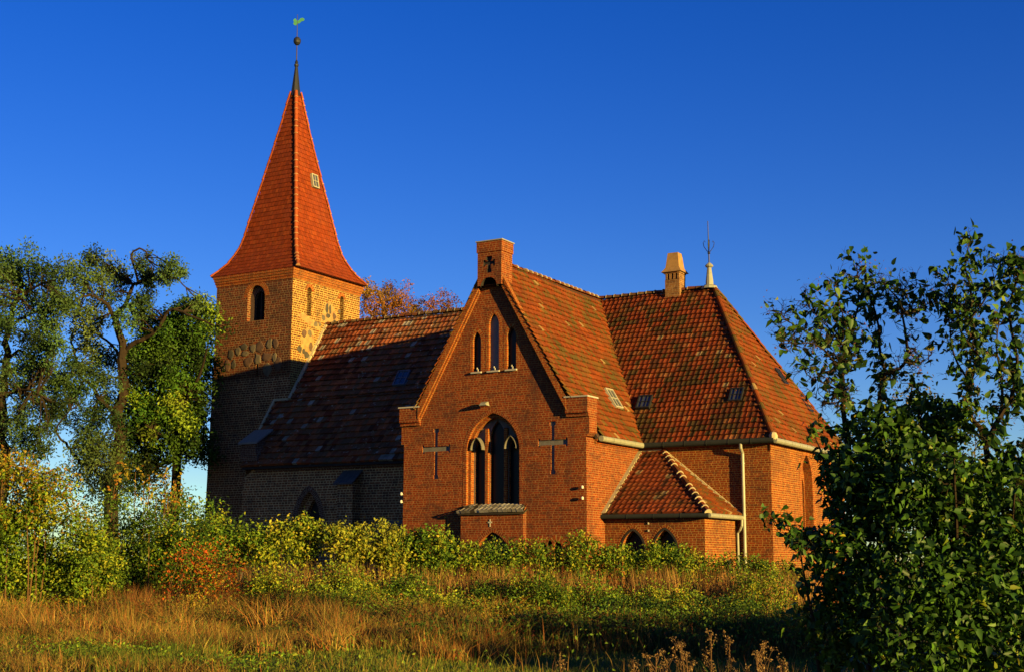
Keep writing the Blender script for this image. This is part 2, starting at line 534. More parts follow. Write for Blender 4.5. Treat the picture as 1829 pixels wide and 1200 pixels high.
def COL_NAVE(k, j, us):
    # younger red tiles near the tower's verge, lichened ones lower and east, lightened to lift their shade
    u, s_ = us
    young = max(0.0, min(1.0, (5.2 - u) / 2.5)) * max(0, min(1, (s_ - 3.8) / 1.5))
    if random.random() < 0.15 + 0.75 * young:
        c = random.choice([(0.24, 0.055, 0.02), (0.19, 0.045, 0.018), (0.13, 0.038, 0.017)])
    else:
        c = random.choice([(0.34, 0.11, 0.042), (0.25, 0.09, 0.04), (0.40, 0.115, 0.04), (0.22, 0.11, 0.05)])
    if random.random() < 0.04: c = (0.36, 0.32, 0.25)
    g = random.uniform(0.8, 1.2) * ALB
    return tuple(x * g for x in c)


# ------------------------------------------------------------------ ground
mb_n = 120
m, t_, b_, L_ = new_mat('meadow_soil')
g_ = N(t_, 'ShaderNodeNewGeometry')
n1_ = N(t_, 'ShaderNodeTexNoise', Scale=0.35, Detail=6.0, Roughness=0.65); L_.new(g_.outputs['Position'], n1_.inputs['Vector'])
n2_ = N(t_, 'ShaderNodeTexNoise', Scale=6.0, Detail=6.0, Roughness=0.75); L_.new(g_.outputs['Position'], n2_.inputs['Vector'])
c_ = mixc(t_, ramp(t_, n1_.outputs['Fac'], 0.4, 0.62), (0.16, 0.115, 0.035), (0.10, 0.13, 0.025))
c_ = mixc(t_, ramp(t_, n2_.outputs['Fac'], 0.35, 0.7), mixc(t_, 0.5, c_, (0.02, 0.018, 0.008)), c_)
L_.new(c_, b_.inputs['Base Color']); b_.inputs['Roughness'].default_value = 1.0; b_.inputs['Specular IOR Level'].default_value = 0.05
MEADOW = m
xs = np.concatenate([np.linspace(-2500, -80, 12)[:-1], np.linspace(-80, 40, 121), np.linspace(40, 2500, 12)[1:]])
ys = np.concatenate([np.linspace(-2500, -10, 12)[:-1], np.linspace(-10, 90, 101), np.linspace(90, 2500, 12)[1:]])
X, Y = np.meshgrid(xs, ys)
V = np.stack([X, Y, gz(X, Y)], -1).reshape(-1, 3)
nx, ny = len(xs), len(ys)
idx = np.arange(nx * ny).reshape(ny, nx)
F = np.stack([idx[:-1, :-1], idx[:-1, 1:], idx[1:, 1:], idx[1:, :-1]], -1).reshape(-1, 4)
tag(raw_mesh('ground', V, F, np.ones((len(V), 3)), MEADOW, smooth=True), kind='structure')

# ------------------------------------------------------------------ church
T = 40.705                       # transept front plane
XL, XR, XM = -28.25, -20.75, -24.5
YC, YM, YN = 45.0, 49.35, 53.7   # south wall, ridge, north wall
XC = -15.76                      # east wall of the choir
S_ = 42.07                       # sacristy front
XS = -17.07
church = thing('church', 'red brick village church with tall tower, tiled spire and gabled transept', 'church', (-26, 45, 0))

# --- transept walls
mb = MB()
W = Wall(mb, (0, T, 0), (1, 0, 0))
KNEE, RK = 7.17, 1.77
gable = [(XL, -0.2), (XR, -0.2), (XR, 6.64), (-21.45, 6.85), (-24.05, 11.45), (-24.95, 11.45), (-27.55, 6.85), (XL, 6.64)]
lanc = [arch(-25.13, 0.17, 8.34, 9.42, 9.77), arch(-24.42, 0.21, 8.32, 9.95, 10.37), arch(-23.69, 0.19, 8.32, 9.45, 9.83)]
big = arch(-24.45, 1.09, 3.50, 5.45, 6.80, 14)


def cross_outline(cx, cz, z0, z1, hl, b=0.07, hz=0.09):
    e = 0.06
    return [(cx - b - .03, z0), (cx + b + .03, z0), (cx + b + .03, z0 + .12), (cx + b, z0 + .14), (cx + b, cz - hz), (cx + hl - .09, cz - hz), (cx + hl - .08, cz - hz - e), (cx + hl, cz - hz - e),
            (cx + hl, cz + hz + e), (cx + hl - .08, cz + hz + e), (cx + hl - .09, cz + hz), (cx + b, cz + hz), (cx + b, z1 - .16), (cx + b + .05, z1 - .13), (cx + b + .05, z1),
            (cx - b - .05, z1), (cx - b - .05, z1 - .13), (cx - b, z1 - .16), (cx - b, cz + hz), (cx - hl + .09, cz + hz), (cx - hl + .08, cz + hz + e), (cx - hl, cz + hz + e),
            (cx - hl, cz - hz - e), (cx - hl + .08, cz - hz - e), (cx - hl + .09, cz - hz), (cx - b, cz - hz), (cx - b, z0 + .14), (cx - b - .03, z0 + .12)]


crosses = [cross_outline(-26.845, 5.62, 4.54, 6.36, 0.60), cross_outline(-22.045, 5.66, 4.57, 6.39, 0.58)]
smalls = [arch(-22.44, 0.15, 0.35, 2.10, 2.26, 4), arch(-21.86, 0.15, 0.35, 2.12, 2.28, 4)]
W.sheet(gable, lanc + [big] + crosses + smalls)
for h in lanc:
    W.reveal(h, 0, 0.16, 1); W.ring(h, 0.13, -0.004, 1)
W.reveal(big, 0, 0.13, 1)
inner = arch(-24.45, 0.98, 3.50, 5.45, 6.64, 14)
W.sheet(big, [inner], 0.13, 1)
W.reveal(inner, 0.13, 0.34, 1)
W.ring(big, 0.14, -0.006, 0)
for h in crosses: W.reveal(h, 0, 0.055, 0)
for h in smalls:
    W.reveal(h, 0, 0.25, 1); W.ring(h, 0.24, -0.005, 1, z_from=2.0)
# side walls and rear closure
WE = Wall(mb, (XR, T, 0), (0, 1, 0))
WE.sheet([(0, -0.2), (YC - T, -0.2), (YC - T, 5.80), (0, 5.80)])
WW = Wall(mb, (XL, YC, 0), (0, -1, 0))
WW.sheet([(0, -0.2), (YC - T, -0.2), (YC - T, 5.80), (0, 5.80)])
# brick frieze below the east gutter
mb.box(XR, XR + 0.06, T + 0.6, YC, 5.62, 5.80, 1); mb.box(XR + 0.06, XR + 0.12, T + 0.6, YC, 5.70, 5.80, 1)
tw_ = mb.build('transept_wall', [BR_TRANSEPT, BR_TRIM], church)

# gable copings: raking brick bands standing out from the front
for sx in (-1, 1):
    mb = MB()
    a, b = (XM + sx * 0.50, 11.72), (XM + sx * 3.06, 7.19)
    drop = 0.44
    pts = [(a[0], T - 0.17, a[1]), (b[0], T - 0.17, b[1]), (b[0], T - 0.17, b[1] - drop), (a[0], T - 0.17, a[1] - drop)]
    mb.extrude(pts, (0, 0.23, 0), 0)
    pts = [(a[0], T - 0.09, a[1] - drop), (b[0], T - 0.09, b[1] - drop), (b[0], T - 0.09, b[1] - drop - 0.13), (a[0], T - 0.09, a[1] - drop - 0.13)]
    mb.extrude(pts, (0, 0.15, 0), 0)
    mb.build('gable_coping', [BR_TRIM], tw_)
    # kneeler block with thin cap
    mb = MB()
    x0, x1 = sorted((XM + sx * 3.02, XM + sx * 3.88))
    mb.box(x0, x1, T - 0.15, T + 0.60, 6.62, 7.15, 0)
    mb.box(x0 + 0.0, x1, T - 0.08, T + 0.55, 6.50, 6.62, 0)
    xa, xb_ = sorted((XM + sx * 3.752, XM + sx * 3.87))
    mb.box(xa, xb_, T + 0.002, T + 0.58, 5.95, 6.50, 0)
    mb.hull8([(xa if sx < 0 else xa, T + 0.002, 5.83), (xa + 0.01 if sx > 0 else xb_, T + 0.002, 5.83), (xa + 0.01 if sx > 0 else xb_, T + 0.58, 5.83), (xa if sx > 0 else xb_ - 0.01, T + 0.58, 5.83),
              (xa, T + 0.002, 5.95), (xb_, T + 0.002, 5.95), (xb_, T + 0.58, 5.95), (xa, T + 0.58, 5.95)], 0)
    mb.box(x0 - 0.03, x1 + 0.03, T - 0.19, T + 0.64, 7.15, 7.20, 1)
    mb.build('kneeler', [BR_TRANSEPT, PALE_STONE], tw_)

# gable pier at the apex with its cross-shaped recess and stained corbel arch
mb = MB()
PW = Wall(mb, (0, T - 0.26, 0), (1, 0, 0))
pc = cross_outline(XM + 0.02, 12.18, 11.82, 12.42, 0.24, 0.07, 0.06)
parch = arch(XM, 0.34, 11.36, 11.40, 11.66, 6)
PW.sheet([(-24.97, 11.36), (XM - 0.345, 11.36)] + parch[1:-1] + [(XM + 0.345, 11.36), (-23.97, 11.36), (-23.97, 12.58), (-24.97, 12.58)], [pc], 0.0, 0)
PW.reveal(pc, 0, 0.07, 2)
PW.sheet(pc, [], 0.07, 2)
PW.reveal(parch, 0, 0.26, 2)
mb.box(-24.97, -23.97, T - 0.262 + 0.004, T - 0.259 + 0.004, 11.64, 11.80, 2)
for sx, U_ in ((-24.97, -1), (-23.97, 1)):
    q = [(sx, T - 0.26, 11.36), (sx, T + 0.52, 11.36), (sx, T + 0.52, 12.58), (sx, T - 0.26, 12.58)]
    mb.face(q if U_ > 0 else q[::-1], 0)
mb.face([(-23.97, T + 0.52, 11.0), (-24.97, T + 0.52, 11.0), (-24.97, T + 0.52, 12.58), (-23.97, T + 0.52, 12.58)], 0)
mb.box(-25.0, -23.94, T - 0.29, T + 0.55, 12.58, 12.97, 0)
mb.box(-25.03, -23.91, T - 0.32, T + 0.58, 12.97, 13.01, 1)
mb.build('gable_pier', [BR_TRANSEPT, ZINC, WOOD], tw_)

# transept windows
for i, h in enumerate(lanc):
    mb = MB(); W2 = Wall(mb, (0, T, 0), (1, 0, 0))
    W2.sheet(h, [], 0.16 if i != 1 else 0.12, 0)
    xs_ = [q[0] for q in h]
    x0, x1 = min(xs_), max(xs_)
    mb.hull8([(x0 - .04, T - .09, 8.25), (x1 + .04, T - .09, 8.25), (x1 + .04, T + .15, 8.27), (x0 - .04, T + .15, 8.27), (x0 - .04, T - .09, 8.30), (x1 + .04, T - .09, 8.30), (x1 + .04, T + .15, 8.36), (x0 - .04, T + .15, 8.36)], 1)
    cx_ = (x0 + x1) / 2
    mb.tube([(cx_, T + .02, 8.33), (cx_, T + .02, 8.47)], 0.025, 6, 1); mb.tube([(cx_ + .05, T, 8.33), (cx_ + .05, T, 8.41)], 0.022, 6, 1)
    tag(mb.build('lancet_window', [BLIND if i == 1 else GLASS, PALE_STONE], tw_), 'tall middle gable lancet filled with grey' if i == 1 else None)

mb = MB(); W2 = Wall(mb, (0, T, 0), (1, 0, 0))
lights = [arch(-25.15, 0.225, 3.52, 5.52, 5.95, 8), arch(-24.45, 0.30, 3.52, 5.95, 6.56, 8), arch(-23.75, 0.225, 3.52, 5.52, 5.95, 8)]
W2.sheet(inner, lights, 0.34, 2)
for h in lights: W2.reveal(h, 0.34, 0.46, 1)
for x in (-24.838, -24.062):
    mb.box(x - 0.06, x + 0.06, T + 0.22, T + 0.337, 3.50, 6.28, 1)
W2.sheet(inner, [], 0.47, 0)
for h in lights[0], lights[2]: W2.ring(h, 0.018, 0.33, 2, z_from=5.4)
bw_ = mb.build('traceried_window', [GLASS, BR_TRIM, PLASTER, PALE_STONE], tw_)
for h in crosses:
    mb = MB(); W2 = Wall(mb, (0, T, 0), (1, 0, 0)); W2.sheet(h, [], 0.055, 0)
    mb.build('wall_cross', [PLASTER], tw_)
for h in smalls:
    mb = MB(); W2 = Wall(mb, (0, T, 0), (1, 0, 0)); W2.sheet(h, [], 0.25, 0)
    mb.box(min(q[0] for q in h), max(q[0] for q in h), T - 0.03, T + 0.2, 0.29, 0.35, 1)
    mb.build('narrow_window', [GLASS, BR_TRIM], tw_)

# porch
mb = MB()
PY = T - 0.22
W2 = Wall(mb, (0, PY, 0), (1, 0, 0))
dr = arch(-24.31, 0.74, 0.0, 1.62, 2.62, 10)
W2.sheet([(-25.62, -0.2), (-25.05, -0.2)] + [(-25.05, 0.0)] + dr[1:-1] + [(-23.57, 0.0), (-23.57, -0.2), (-23.09, -0.2), (-23.09, 3.28), (-25.62, 3.28)])
W2.reveal(dr, 0, 0.20, 1); W2.ring(dr, 0.14, -0.006, 0, z_from=1.5)
for x in (-25.62, -23.09):
    q = [(x, PY, -0.2), (x, T, -0.2), (x, T, 3.55), (x, PY, 3.28)]
    mb.face(q if x > -24 else q[::-1], 0)
mb.box(-24.43, -24.39, PY - 0.02, PY, 2.80, 3.06, 2); mb.box(-24.49, -24.33, PY - 0.021, PY - 0.001, 2.93, 2.98, 2)
porch = mb.build('porch', [BR_TRANSEPT, BR_TRIM, PALE_STONE], church)
mb = MB(); W2 = Wall(mb, (0, PY, 0), (1, 0, 0)); W2.sheet(dr, [], 0.20, 0)
for k in range(6): mb.box(-25.0 + k * .24, -24.99 + k * .24, PY + 0.18, PY + 0.199, 0.0, 1.6, 0)
mb.build('porch_door', [WOOD], porch)
mb = MB()
tile_slope(mb, (-25.72, PY - 0.12, 3.30), (1, 0, 0), (0, 0.62, 0.34), [(0, 0), (2.72, 0), (2.50, 0.58), (0.30, 0.58)], 0.19, 0.30, pick([((0.34, 0.32, 0.27), 4), ((0.22, 0.20, 0.16), 3), ((0.09, 0.07, 0.05), 2), ((0.5, 0.48, 0.42), 1)]))
mb.extrude([(-25.70, PY - 0.08, 3.27), (-23.02, PY - 0.08, 3.27), (-23.02, T + 0.12, 3.48), (-25.70, T + 0.12, 3.48)], (0, 0, -0.05), 0, (0.03, 0.025, 0.02))
mb.build('porch_roof', [TILE], porch)

# floodlight above the big window and insulators on the corners
mb = MB()
mb.tube([(-24.70, T, 7.12), (-24.70, T - 0.16, 7.16)], 0.025, 6)
mb.hull8([(-24.85, T - .30, 7.06), (-24.55, T - .30, 7.06), (-24.52, T - .12, 7.04), (-24.88, T - .12, 7.04), (-24.80, T - .28, 7.14), (-24.60, T - .28, 7.14), (-24.56, T - .13, 7.20), (-24.84, T - .13, 7.20)])
mb.build('floodlight', [ZINC], church)
for x, zz in ((-28.27, 4.04), (-28.27, 3.76), (-20.86, 4.10), (-20.86, 3.73)):
    mb = MB(); mb.lathe(x, T - 0.1, [(0, zz - .06), (.035, zz - .055), (.045, zz - .01), (.05, zz + .02), (.03, zz + .045), (0, zz + .055)], 8)
    mb.tube([(x, T + .02, zz - .03), (x, T - .1, zz - .03)], 0.012, 5)
    mb.build('insulator', [WHITE], church)


def base_slab(mb, pts, th=0.10, m=0, col=(0.05, 0.03, 0.025)):
    """roof boarding just below the tiles"""
    pts = [Vector(p) for p in pts]
    n = (pts[1] - pts[0]).cross(pts[2] - pts[0]).normalized()
    if n.z < 0: n = -n
    mb.extrude([p - n * 0.045 for p in pts], -n * th, m, col)


# --- transept roof
EZ, EX = 5.84, 0.22
RZ = 12.33
mb = MB()
run = (XR + EX) - XM; rise = RZ - EZ
sl = math.hypot(run, rise)
yv = T - 0.20; L = YC - EX - yv
tile_slope(mb, (XR + EX, yv, EZ), (0, 1, 0), (-run, 0, rise), [(0.90, 0), (L, 0), (YM - yv, sl), (0.27 + .5, sl), (0, sl - 0.62), (0, 1.35), (0.90, 1.35)], 0.20, 0.25, COL_TRANS)
tile_slope(mb, (XL - EX, YC - EX, EZ), (0, -1, 0), (run, 0, rise), [(0, 0), (L - 0.9, 0), (L - .9, 1.3), (L, 1.3), (L, sl - .62), (L - .7, sl), (YC - EX - YM, sl)], 0.20, 0.25, COL_TRANS)
base_slab(mb, [(XR + EX, T + .5, EZ), (XR + EX, YC - EX, EZ), (XM, YM, RZ), (XM, T + .5, RZ)])
base_slab(mb, [(XR - .82, T - .16, EZ + 1.68), (XR - .82, T + .5, EZ + 1.68), (XM + .4, T + .5, RZ - .65), (XM + .4, T - .16, RZ - .65)], 0.06)
base_slab(mb, [(XL - EX, YC - EX, EZ), (XL - EX, T + .5, EZ), (XM, T + .5, RZ), (XM, YM, RZ)])
base_slab(mb, [(XL + .82, T - .16, EZ + 1.68), (XL + .82, T + .5, EZ + 1.68), (XM - .4, T + .5, RZ - .65), (XM - .4, T - .16, RZ - .65)], 0.06)
tr_roof = mb.build('transept_roof', [TILE], church)
mb = MB(); ridge_tiles(mb, (XM, T + 0.55, RZ), (XM, YM, RZ + .03), 0.12, 0.36, COL_RIDGE); mb.build('ridge', [TILE, MORTAR], tr_roof)


def skylight(parent, c, U, S, wd, ht, mat_f, panes=2, label=None):
    """small cast-iron roof light lying on the slope"""
    c = Vector(c); U = Vector(U).normalized(); S = Vector(S).normalized(); Nn = U.cross(S)
    mb = MB()
    def slab(u0, u1, s0, s1, h0, h1, m):
        a = [c + U * u + S * s_ + Nn * h for h in (h0, h1) for u, s_ in ((u0, s0), (u1, s0), (u1, s1), (u0, s1))]
        mb.hull8(a, m)
    f = 0.05
    slab(-wd / 2, wd / 2, -ht / 2, -ht / 2 + f, -0.02, 0.11, 0); slab(-wd / 2, wd / 2, ht / 2 - f, ht / 2, -0.02, 0.11, 0)
    slab(-wd / 2, -wd / 2 + f, -ht / 2 + f, ht / 2 - f, -0.02, 0.108, 0); slab(wd / 2 - f, wd / 2, -ht / 2 + f, ht / 2 - f, -0.02, 0.108, 0)
    for k in range(1, panes):
        u = -wd / 2 + wd * k / panes
        slab(u - .012, u + .012, -ht / 2 + f, ht / 2 - f, 0.06, 0.10, 0)
    slab(-wd / 2 + f, wd / 2 - f, -0.012, 0.012, 0.06, 0.099, 0)
    slab(-wd / 2 + f * .9, wd / 2 - f * .9, -ht / 2 + f * .9, ht / 2 - f * .9, 0.0, 0.075, 1)
    o = mb.build('skylight', [mat_f, SKYGLASS], parent)
    if label: o['label'] = label
    return o


ST = Vector((-run, 0, rise)); UT = Vector((0, 1, 0))
skylight(tr_roof, Vector((XR + EX, 44.42, EZ)) + ST * 0.256, UT, ST, 0.62, 0.85, FRAME, 2, 'white framed roof light')

# --- choir walls
mb = MB()
W = Wall(mb, (0, YC, 0), (1, 0, 0))
W.sheet([(XR, -0.2), (XC, -0.2), (XC, 5.80), (XR, 5.80)])
WEa = Wall(mb, (XC, 0, 0), (0, 1, 0))
ew = arch(48.95, 0.62, 2.0, 4.55, 5.55, 10)
WEa.sheet([(YC, -0.2), (YN, -0.2), (YN, 5.80), (YC, 5.80)], [ew])
WEa.reveal(ew, 0, 0.3, 1); WEa.ring(ew, 0.26, -0.008, 1)
W3 = Wall(mb, (0, YN, 0), (-1, 0, 0))
W3.sheet([(-XC, -0.2), (-XL + 11.5, -0.2), (-XL + 11.5, 5.80), (-XC, 5.80)])
mb.box(XR + .13, XC + .06, YC - 0.06, YC, 5.66, 5.80, 1); mb.box(XC, XC + .06, YC, YN, 5.66, 5.80, 1)
mb.box(XC - 0.001, XC + .03, YC - 0.03, YC, 5.45, 5.66, 1)
ch_wall = mb.build('choir_wall', [BR_CHOIR, BR_TRIM], church)
mb = MB(); W2 = Wall(mb, (XC, 0, 0), (0, 1, 0))
tl = [arch(48.65, 0.24, 2.05, 4.3, 4.75, 6), arch(49.25, 0.24, 2.05, 4.3, 4.75, 6)]
W2.sheet(ew, tl, 0.3, 1)
for h in tl: W2.reveal(h, 0.3, 0.4, 1)
W2.sheet(ew, [], 0.41, 0)
mb.build('pointed_window', [GLASS, BR_TRIM], ch_wall)

# --- choir roof (hipped to the east)
mb = MB()
runc = YM - (YC - EX); risec = RZ - EZ; slc = math.hypot(runc, risec)
SCH = Vector((0, runc, risec)); XH = -19.42
tile_slope(mb, (XM, YC - EX, EZ), (1, 0, 0), SCH, [(XR + EX - XM, 0), (XC + EX - XM, 0), (XH - XM, slc), (0, slc)], 0.205, 0.25, COL_CHOIR)
rune = (XC + EX) - XH; sle = math.hypot(rune, risec); SE = Vector((-rune, 0, risec))
tile_slope(mb, (XC + EX, YC - EX, EZ), (0, 1, 0), SE, [(0, 0), (YN - YC + 2 * EX, 0), (YM - YC + EX, sle)], 0.205, 0.25, COL_TRANS)
base_slab(mb, [(XR + EX, YC - EX, EZ), (XC + EX, YC - EX, EZ), (XH, YM, RZ), (XM, YM, RZ)])
base_slab(mb, [(XC + EX, YC - EX, EZ), (XC + EX, YN + EX, EZ), (XH, YM, RZ)])
base_slab(mb, [(XC + EX, YN + EX, EZ), (XM, YN + EX, EZ), (XM, YM, RZ), (XH, YM, RZ)])
ch_roof = mb.build('choir_roof', [TILE], church)
mb = MB()
ridge_tiles(mb, (XM, YM, RZ + .02), (XH, YM, RZ + .02), 0.12, 0.36, COL_RIDGE)
mb.build('ridge', [TILE, MORTAR], ch_roof)
for yy in (YC - EX, YN + EX):
    mb = MB(); ridge_tiles(mb, (XC + EX, yy, EZ + .03), (XH, YM, RZ + .02), 0.105, 0.36, COL_TRANS, False)
    if yy < YM: mb.lathe(XC + EX - .03, yy + .03, [(0.15, EZ - .04), (.16, EZ + .1), (.11, EZ + .2), (0, EZ + .24)], 8, 1)
    mb.build('hip', [TILE, MORTAR], ch_roof)
UX = Vector((1, 0, 0)); UY = Vector((0, 1, 0))
skylight(ch_roof, (-20.93, 45.94 - .03, 7.49), UX, SCH, 0.56, 0.62, DARK_METAL, 3)
skylight(ch_roof, (-17.30, 45.98 - .03, 7.55), UX, SCH, 0.50, 0.62, DARK_METAL, 3)
for yy, fr in ((50.80, .455), (51.95, .30)):
    skylight(ch_roof, Vector((XC + EX, yy, EZ)) + SE * fr, UY, SE, 0.50, 0.75, DARK_METAL, 2)

# chimney
mb = MB()
KX = 1.0155
def cz(z): return (z - 1.65) * KX + 1.65
mb.box(-21.40, -20.77, 49.06, 49.66, 11.4, cz(12.62), 0)
for k in range(4):
    x = -21.37 + k * .17; mb.box(x, x + .09, 49.04, 49.68, cz(12.62), cz(12.86), 0)
mb.box(-21.35, -20.82, 49.11, 49.61, cz(12.62), cz(12.86), 1)
mb.box(-21.43, -20.74, 49.03, 49.69, cz(12.86), cz(12.92), 0)
chim = mb.build('chimney', [brick_mat('chimney_brick', (0.31, 0.15, 0.05), (0.25, 0.10, 0.035), (0.38, 0.27, 0.13), darkamt=0.2), WOOD], ch_roof)
mb = MB()
a = [(-21.52, 48.94, cz(12.92)), (-20.65, 48.94, cz(12.92)), (-20.65, 49.78, cz(12.92)), (-21.52, 49.78, cz(12.92))]
b = [(-21.38, 49.08, cz(13.12)), (-20.79, 49.08, cz(13.12)), (-20.79, 49.64, cz(13.12)), (-21.38, 49.64, cz(13.12))]
c = [(-21.30, 49.15, cz(13.72)), (-20.86, 49.15, cz(13.72)), (-20.86, 49.57, cz(13.72)), (-21.30, 49.57, cz(13.72))]
mb.hull8(a + b); mb.hull8(b + c)
mb.build('chimney_cap', [plain('ochre_tile', (0.34, 0.19, 0.06), noise=0.6, scale=5)], ch_roof)
# finial on the hip apex
mb = MB()
mb.lathe(-19.6, YM, [(0.34, 12.30), (.30, 12.40), (.16, 12.46), (.155, 12.60), (.085, 13.16), (.15, 13.20), (.17, 13.24), (.12, 13.30), (.05, 13.36), (0, 13.38)], 10, 0)
fin = mb.build('finial', [ZINC], ch_roof)
mb = MB()
mb.tube([(-19.6, YM, 13.3), (-19.62, YM, 15.08)], [.03, .015], 6)
for ang in (0.5, 2.07, 3.64, 5.21):
    d_ = Vector((math.cos(ang), math.sin(ang), 0)); o = Vector((-19.6, YM, 0))
    mb.tube([o + Vector((0, 0, 13.78)), o + d_ * .08 + Vector((0, 0, 13.86)), o + d_ * .19 + Vector((0, 0, 14.02)), o + d_ * .22 + Vector((0, 0, 14.18)), o + d_ * .17 + Vector((0, 0, 14.27)), o + d_ * .14 + Vector((0, 0, 14.2))], 0.014, 5)
mb.lathe(-19.6, YM, [(0, 13.70), (.06, 13.74), (.06, 13.78), (0, 13.82)], 8)
mb.build('lightning_rod', [DARK_METAL], ch_roof)

# --- gutters and pipes
def gutter(name, A, B, r=0.085, m=ZINC):
    mb = MB(); mb.tube([A, Vector(A) * .5 + Vector(B) * .5, B], r, 10)
    A, B = Vector(A), Vector(B)
    n = int((B - A).length / 0.8)
    for k in range(1, n):
        p = A.lerp(B, k / n); t = (B - A).normalized()
        mb.tube([p - t * .012, p + t * .012], r * 1.1, 10)
    return mb.build(name, [m], church)


gutter('gutter', (XR + .26, T + 0.62, 5.78), (XR + .26, YC - .26, 5.78), 0.10)
gutter('gutter', (XR + .26, YC - .27, 5.78), (XC + .24, YC - .27, 5.78), 0.10, SHADED_ZINC)
gutter('gutter', (XC + .25, YC - .26, 5.78), (XC + .25, YN + .25, 5.78), 0.10)
mb = MB(); mb.tube([(-16.75, YC - .27, 5.72), (-16.75, YC - .25, 5.55), (-16.75, YC - .09, 5.36), (-16.75, YC - .085, 0.1)], 0.06, 10)
for zz in (1.2, 3.2, 5.0): mb.tube([(-16.75, YC - .085, zz), (-16.75, YC - .085, zz + .04)], 0.072, 10)
mb.build('downpipe', [ZINC], church)

# --- sacristy
mb = MB()
W = Wall(mb, (0, S_, 0), (1, 0, 0))
sw = [arch(-19.69, 0.42, 0.75, 1.98, 2.66), arch(-18.50, 0.42, 0.75, 1.98, 2.68)]
W.sheet([(XR, -0.2), (XS, -0.2), (XS, 3.16), (XR, 3.16)], sw)
for h in sw:
    W.reveal(h, 0, 0.32, 1); W.ring(h, 0.07, -0.02, 2); h2 = arch(sum(q[0] for q in h) / len(h), 0.49, 0.75, 1.98, 2.76); W.ring(h2, 0.11, -0.006, 0)
Wall(mb, (XS, 0, 0), (0, 1, 0)).sheet([(S_, -0.2), (YC, -0.2), (YC, 3.16), (S_, 3.16)])
mb.box(XR, XS + .05, S_ - .05, S_, 3.05, 3.16, 2); mb.box(XR, XS + .10, S_ - .10, S_ - 0.05, 3.10, 3.16, 2); mb.box(XS, XS + .05, S_, YC, 3.05, 3.16, 1)
mb.box(-19.12, -19.08, S_ - .04, S_, 2.86, 2.93, 3); mb.box(-19.12, -19.08, S_ - .04, S_, 2.62, 2.69, 3)
sac = mb.build('sacristy_wall', [BR_CHOIR, BR_TRIM, WOOD, PALE_STONE], church)
for h in sw:
    mb = MB(); W2 = Wall(mb, (0, S_, 0), (1, 0, 0)); W2.sheet(h, [], 0.32, 0)
    mb.build('arched_window', [GLASS], sac)
mb = MB()
e0 = S_ - .22; zs0, zs1 = 3.19, 5.58; rs = math.hypot(YC - e0, zs1 - zs0); xh = -19.82
SS = Vector((0, YC - e0, zs1 - zs0))
tile_slope(mb, (XR, e0, zs0), (1, 0, 0), SS, [(0.06, 0), (XS + .22 - XR, 0), (xh - XR, rs), (0.06, rs)], 0.205, 0.27, COL_SAC)
r2 = math.hypot(XS + .22 - xh, zs1 - zs0)
tile_slope(mb, (XS + .22, e0, zs0), (0, 1, 0), (-(XS + .22 - xh), 0, zs1 - zs0), [(0, 0), (YC - e0, 0), (YC - e0, r2)], 0.205, 0.27, COL_TRANS)
base_slab(mb, [(XR, e0, zs0), (XS + .22, e0, zs0), (xh, YC, zs1), (XR, YC, zs1)])
base_slab(mb, [(XS + .22, e0, zs0), (XS + .22, YC, zs0), (xh, YC, zs1)])
sroof = mb.build('sacristy_roof', [TILE], church)
mb = MB(); ridge_tiles(mb, (XS + .22, e0, zs0 + .02), (xh, YC, zs1), 0.11, 0.34, COL_SAC); mb.build('hip', [TILE, MORTAR], sroof)
mb = MB()
# mortar flashing up the transept wall, toothed along the tiles, and along the choir wall
k_ = 15
for k in range(k_):
    a, b = Vector((XR, e0, zs0)).lerp(Vector((XR, YC, zs1)), k / k_), Vector((XR, e0, zs0)).lerp(Vector((XR, YC, zs1)), (k + 1) / k_)
    nS = Vector((1, 0, 0)).cross(SS).normalized()
    w0, w1 = 0.17, 0.12
    mb.hull8([a, a + UX * w0, b + UX * w1, b, a + nS * .10, a + UX * w0 + nS * .10, b + UX * w1 + nS * .09, b + nS * .09])
for k in range(12):
    a, b = Vector((xh, YC, zs1)).lerp(Vector((XS + .22, YC, zs0)), k / 12), Vector((xh, YC, zs1)).lerp(Vector((XS + .22, YC, zs0)), (k + 1) / 12)
    mb.hull8([a - UY * .06, b - UY * .07, b, a, a - UY * .06 + Vector((0, 0, .12)), b - UY * .05 + Vector((0, 0, .10)), b + Vector((0, 0, .10)), a + Vector((0, 0, .12))])
mb.box(XR, xh, YC - .10, YC, zs1 - .02, zs1 + .06)
mb.build('flashing', [MORTAR], sroof)
g1 = gutter('gutter', (XR, e0 - .05, 3.13), (XS + .26, e0 - .05, 3.13), 0.08, SHADED_ZINC)
g2 = gutter('gutter', (XS + .27, e0 - .05, 3.13), (XS + .27, YC - .12, 3.13), 0.08)
mb = MB(); mb.tube([(XS + .27, YC - .18, 3.10), (XS + .26, YC - .18, 2.85), (XS + .18, YC - .16, 2.7), (XS + .08, YC - .12, 2.6), (XS + .08, YC - .1, 0.1)], 0.045, 8); mb.build('downpipe', [ZINC], church)

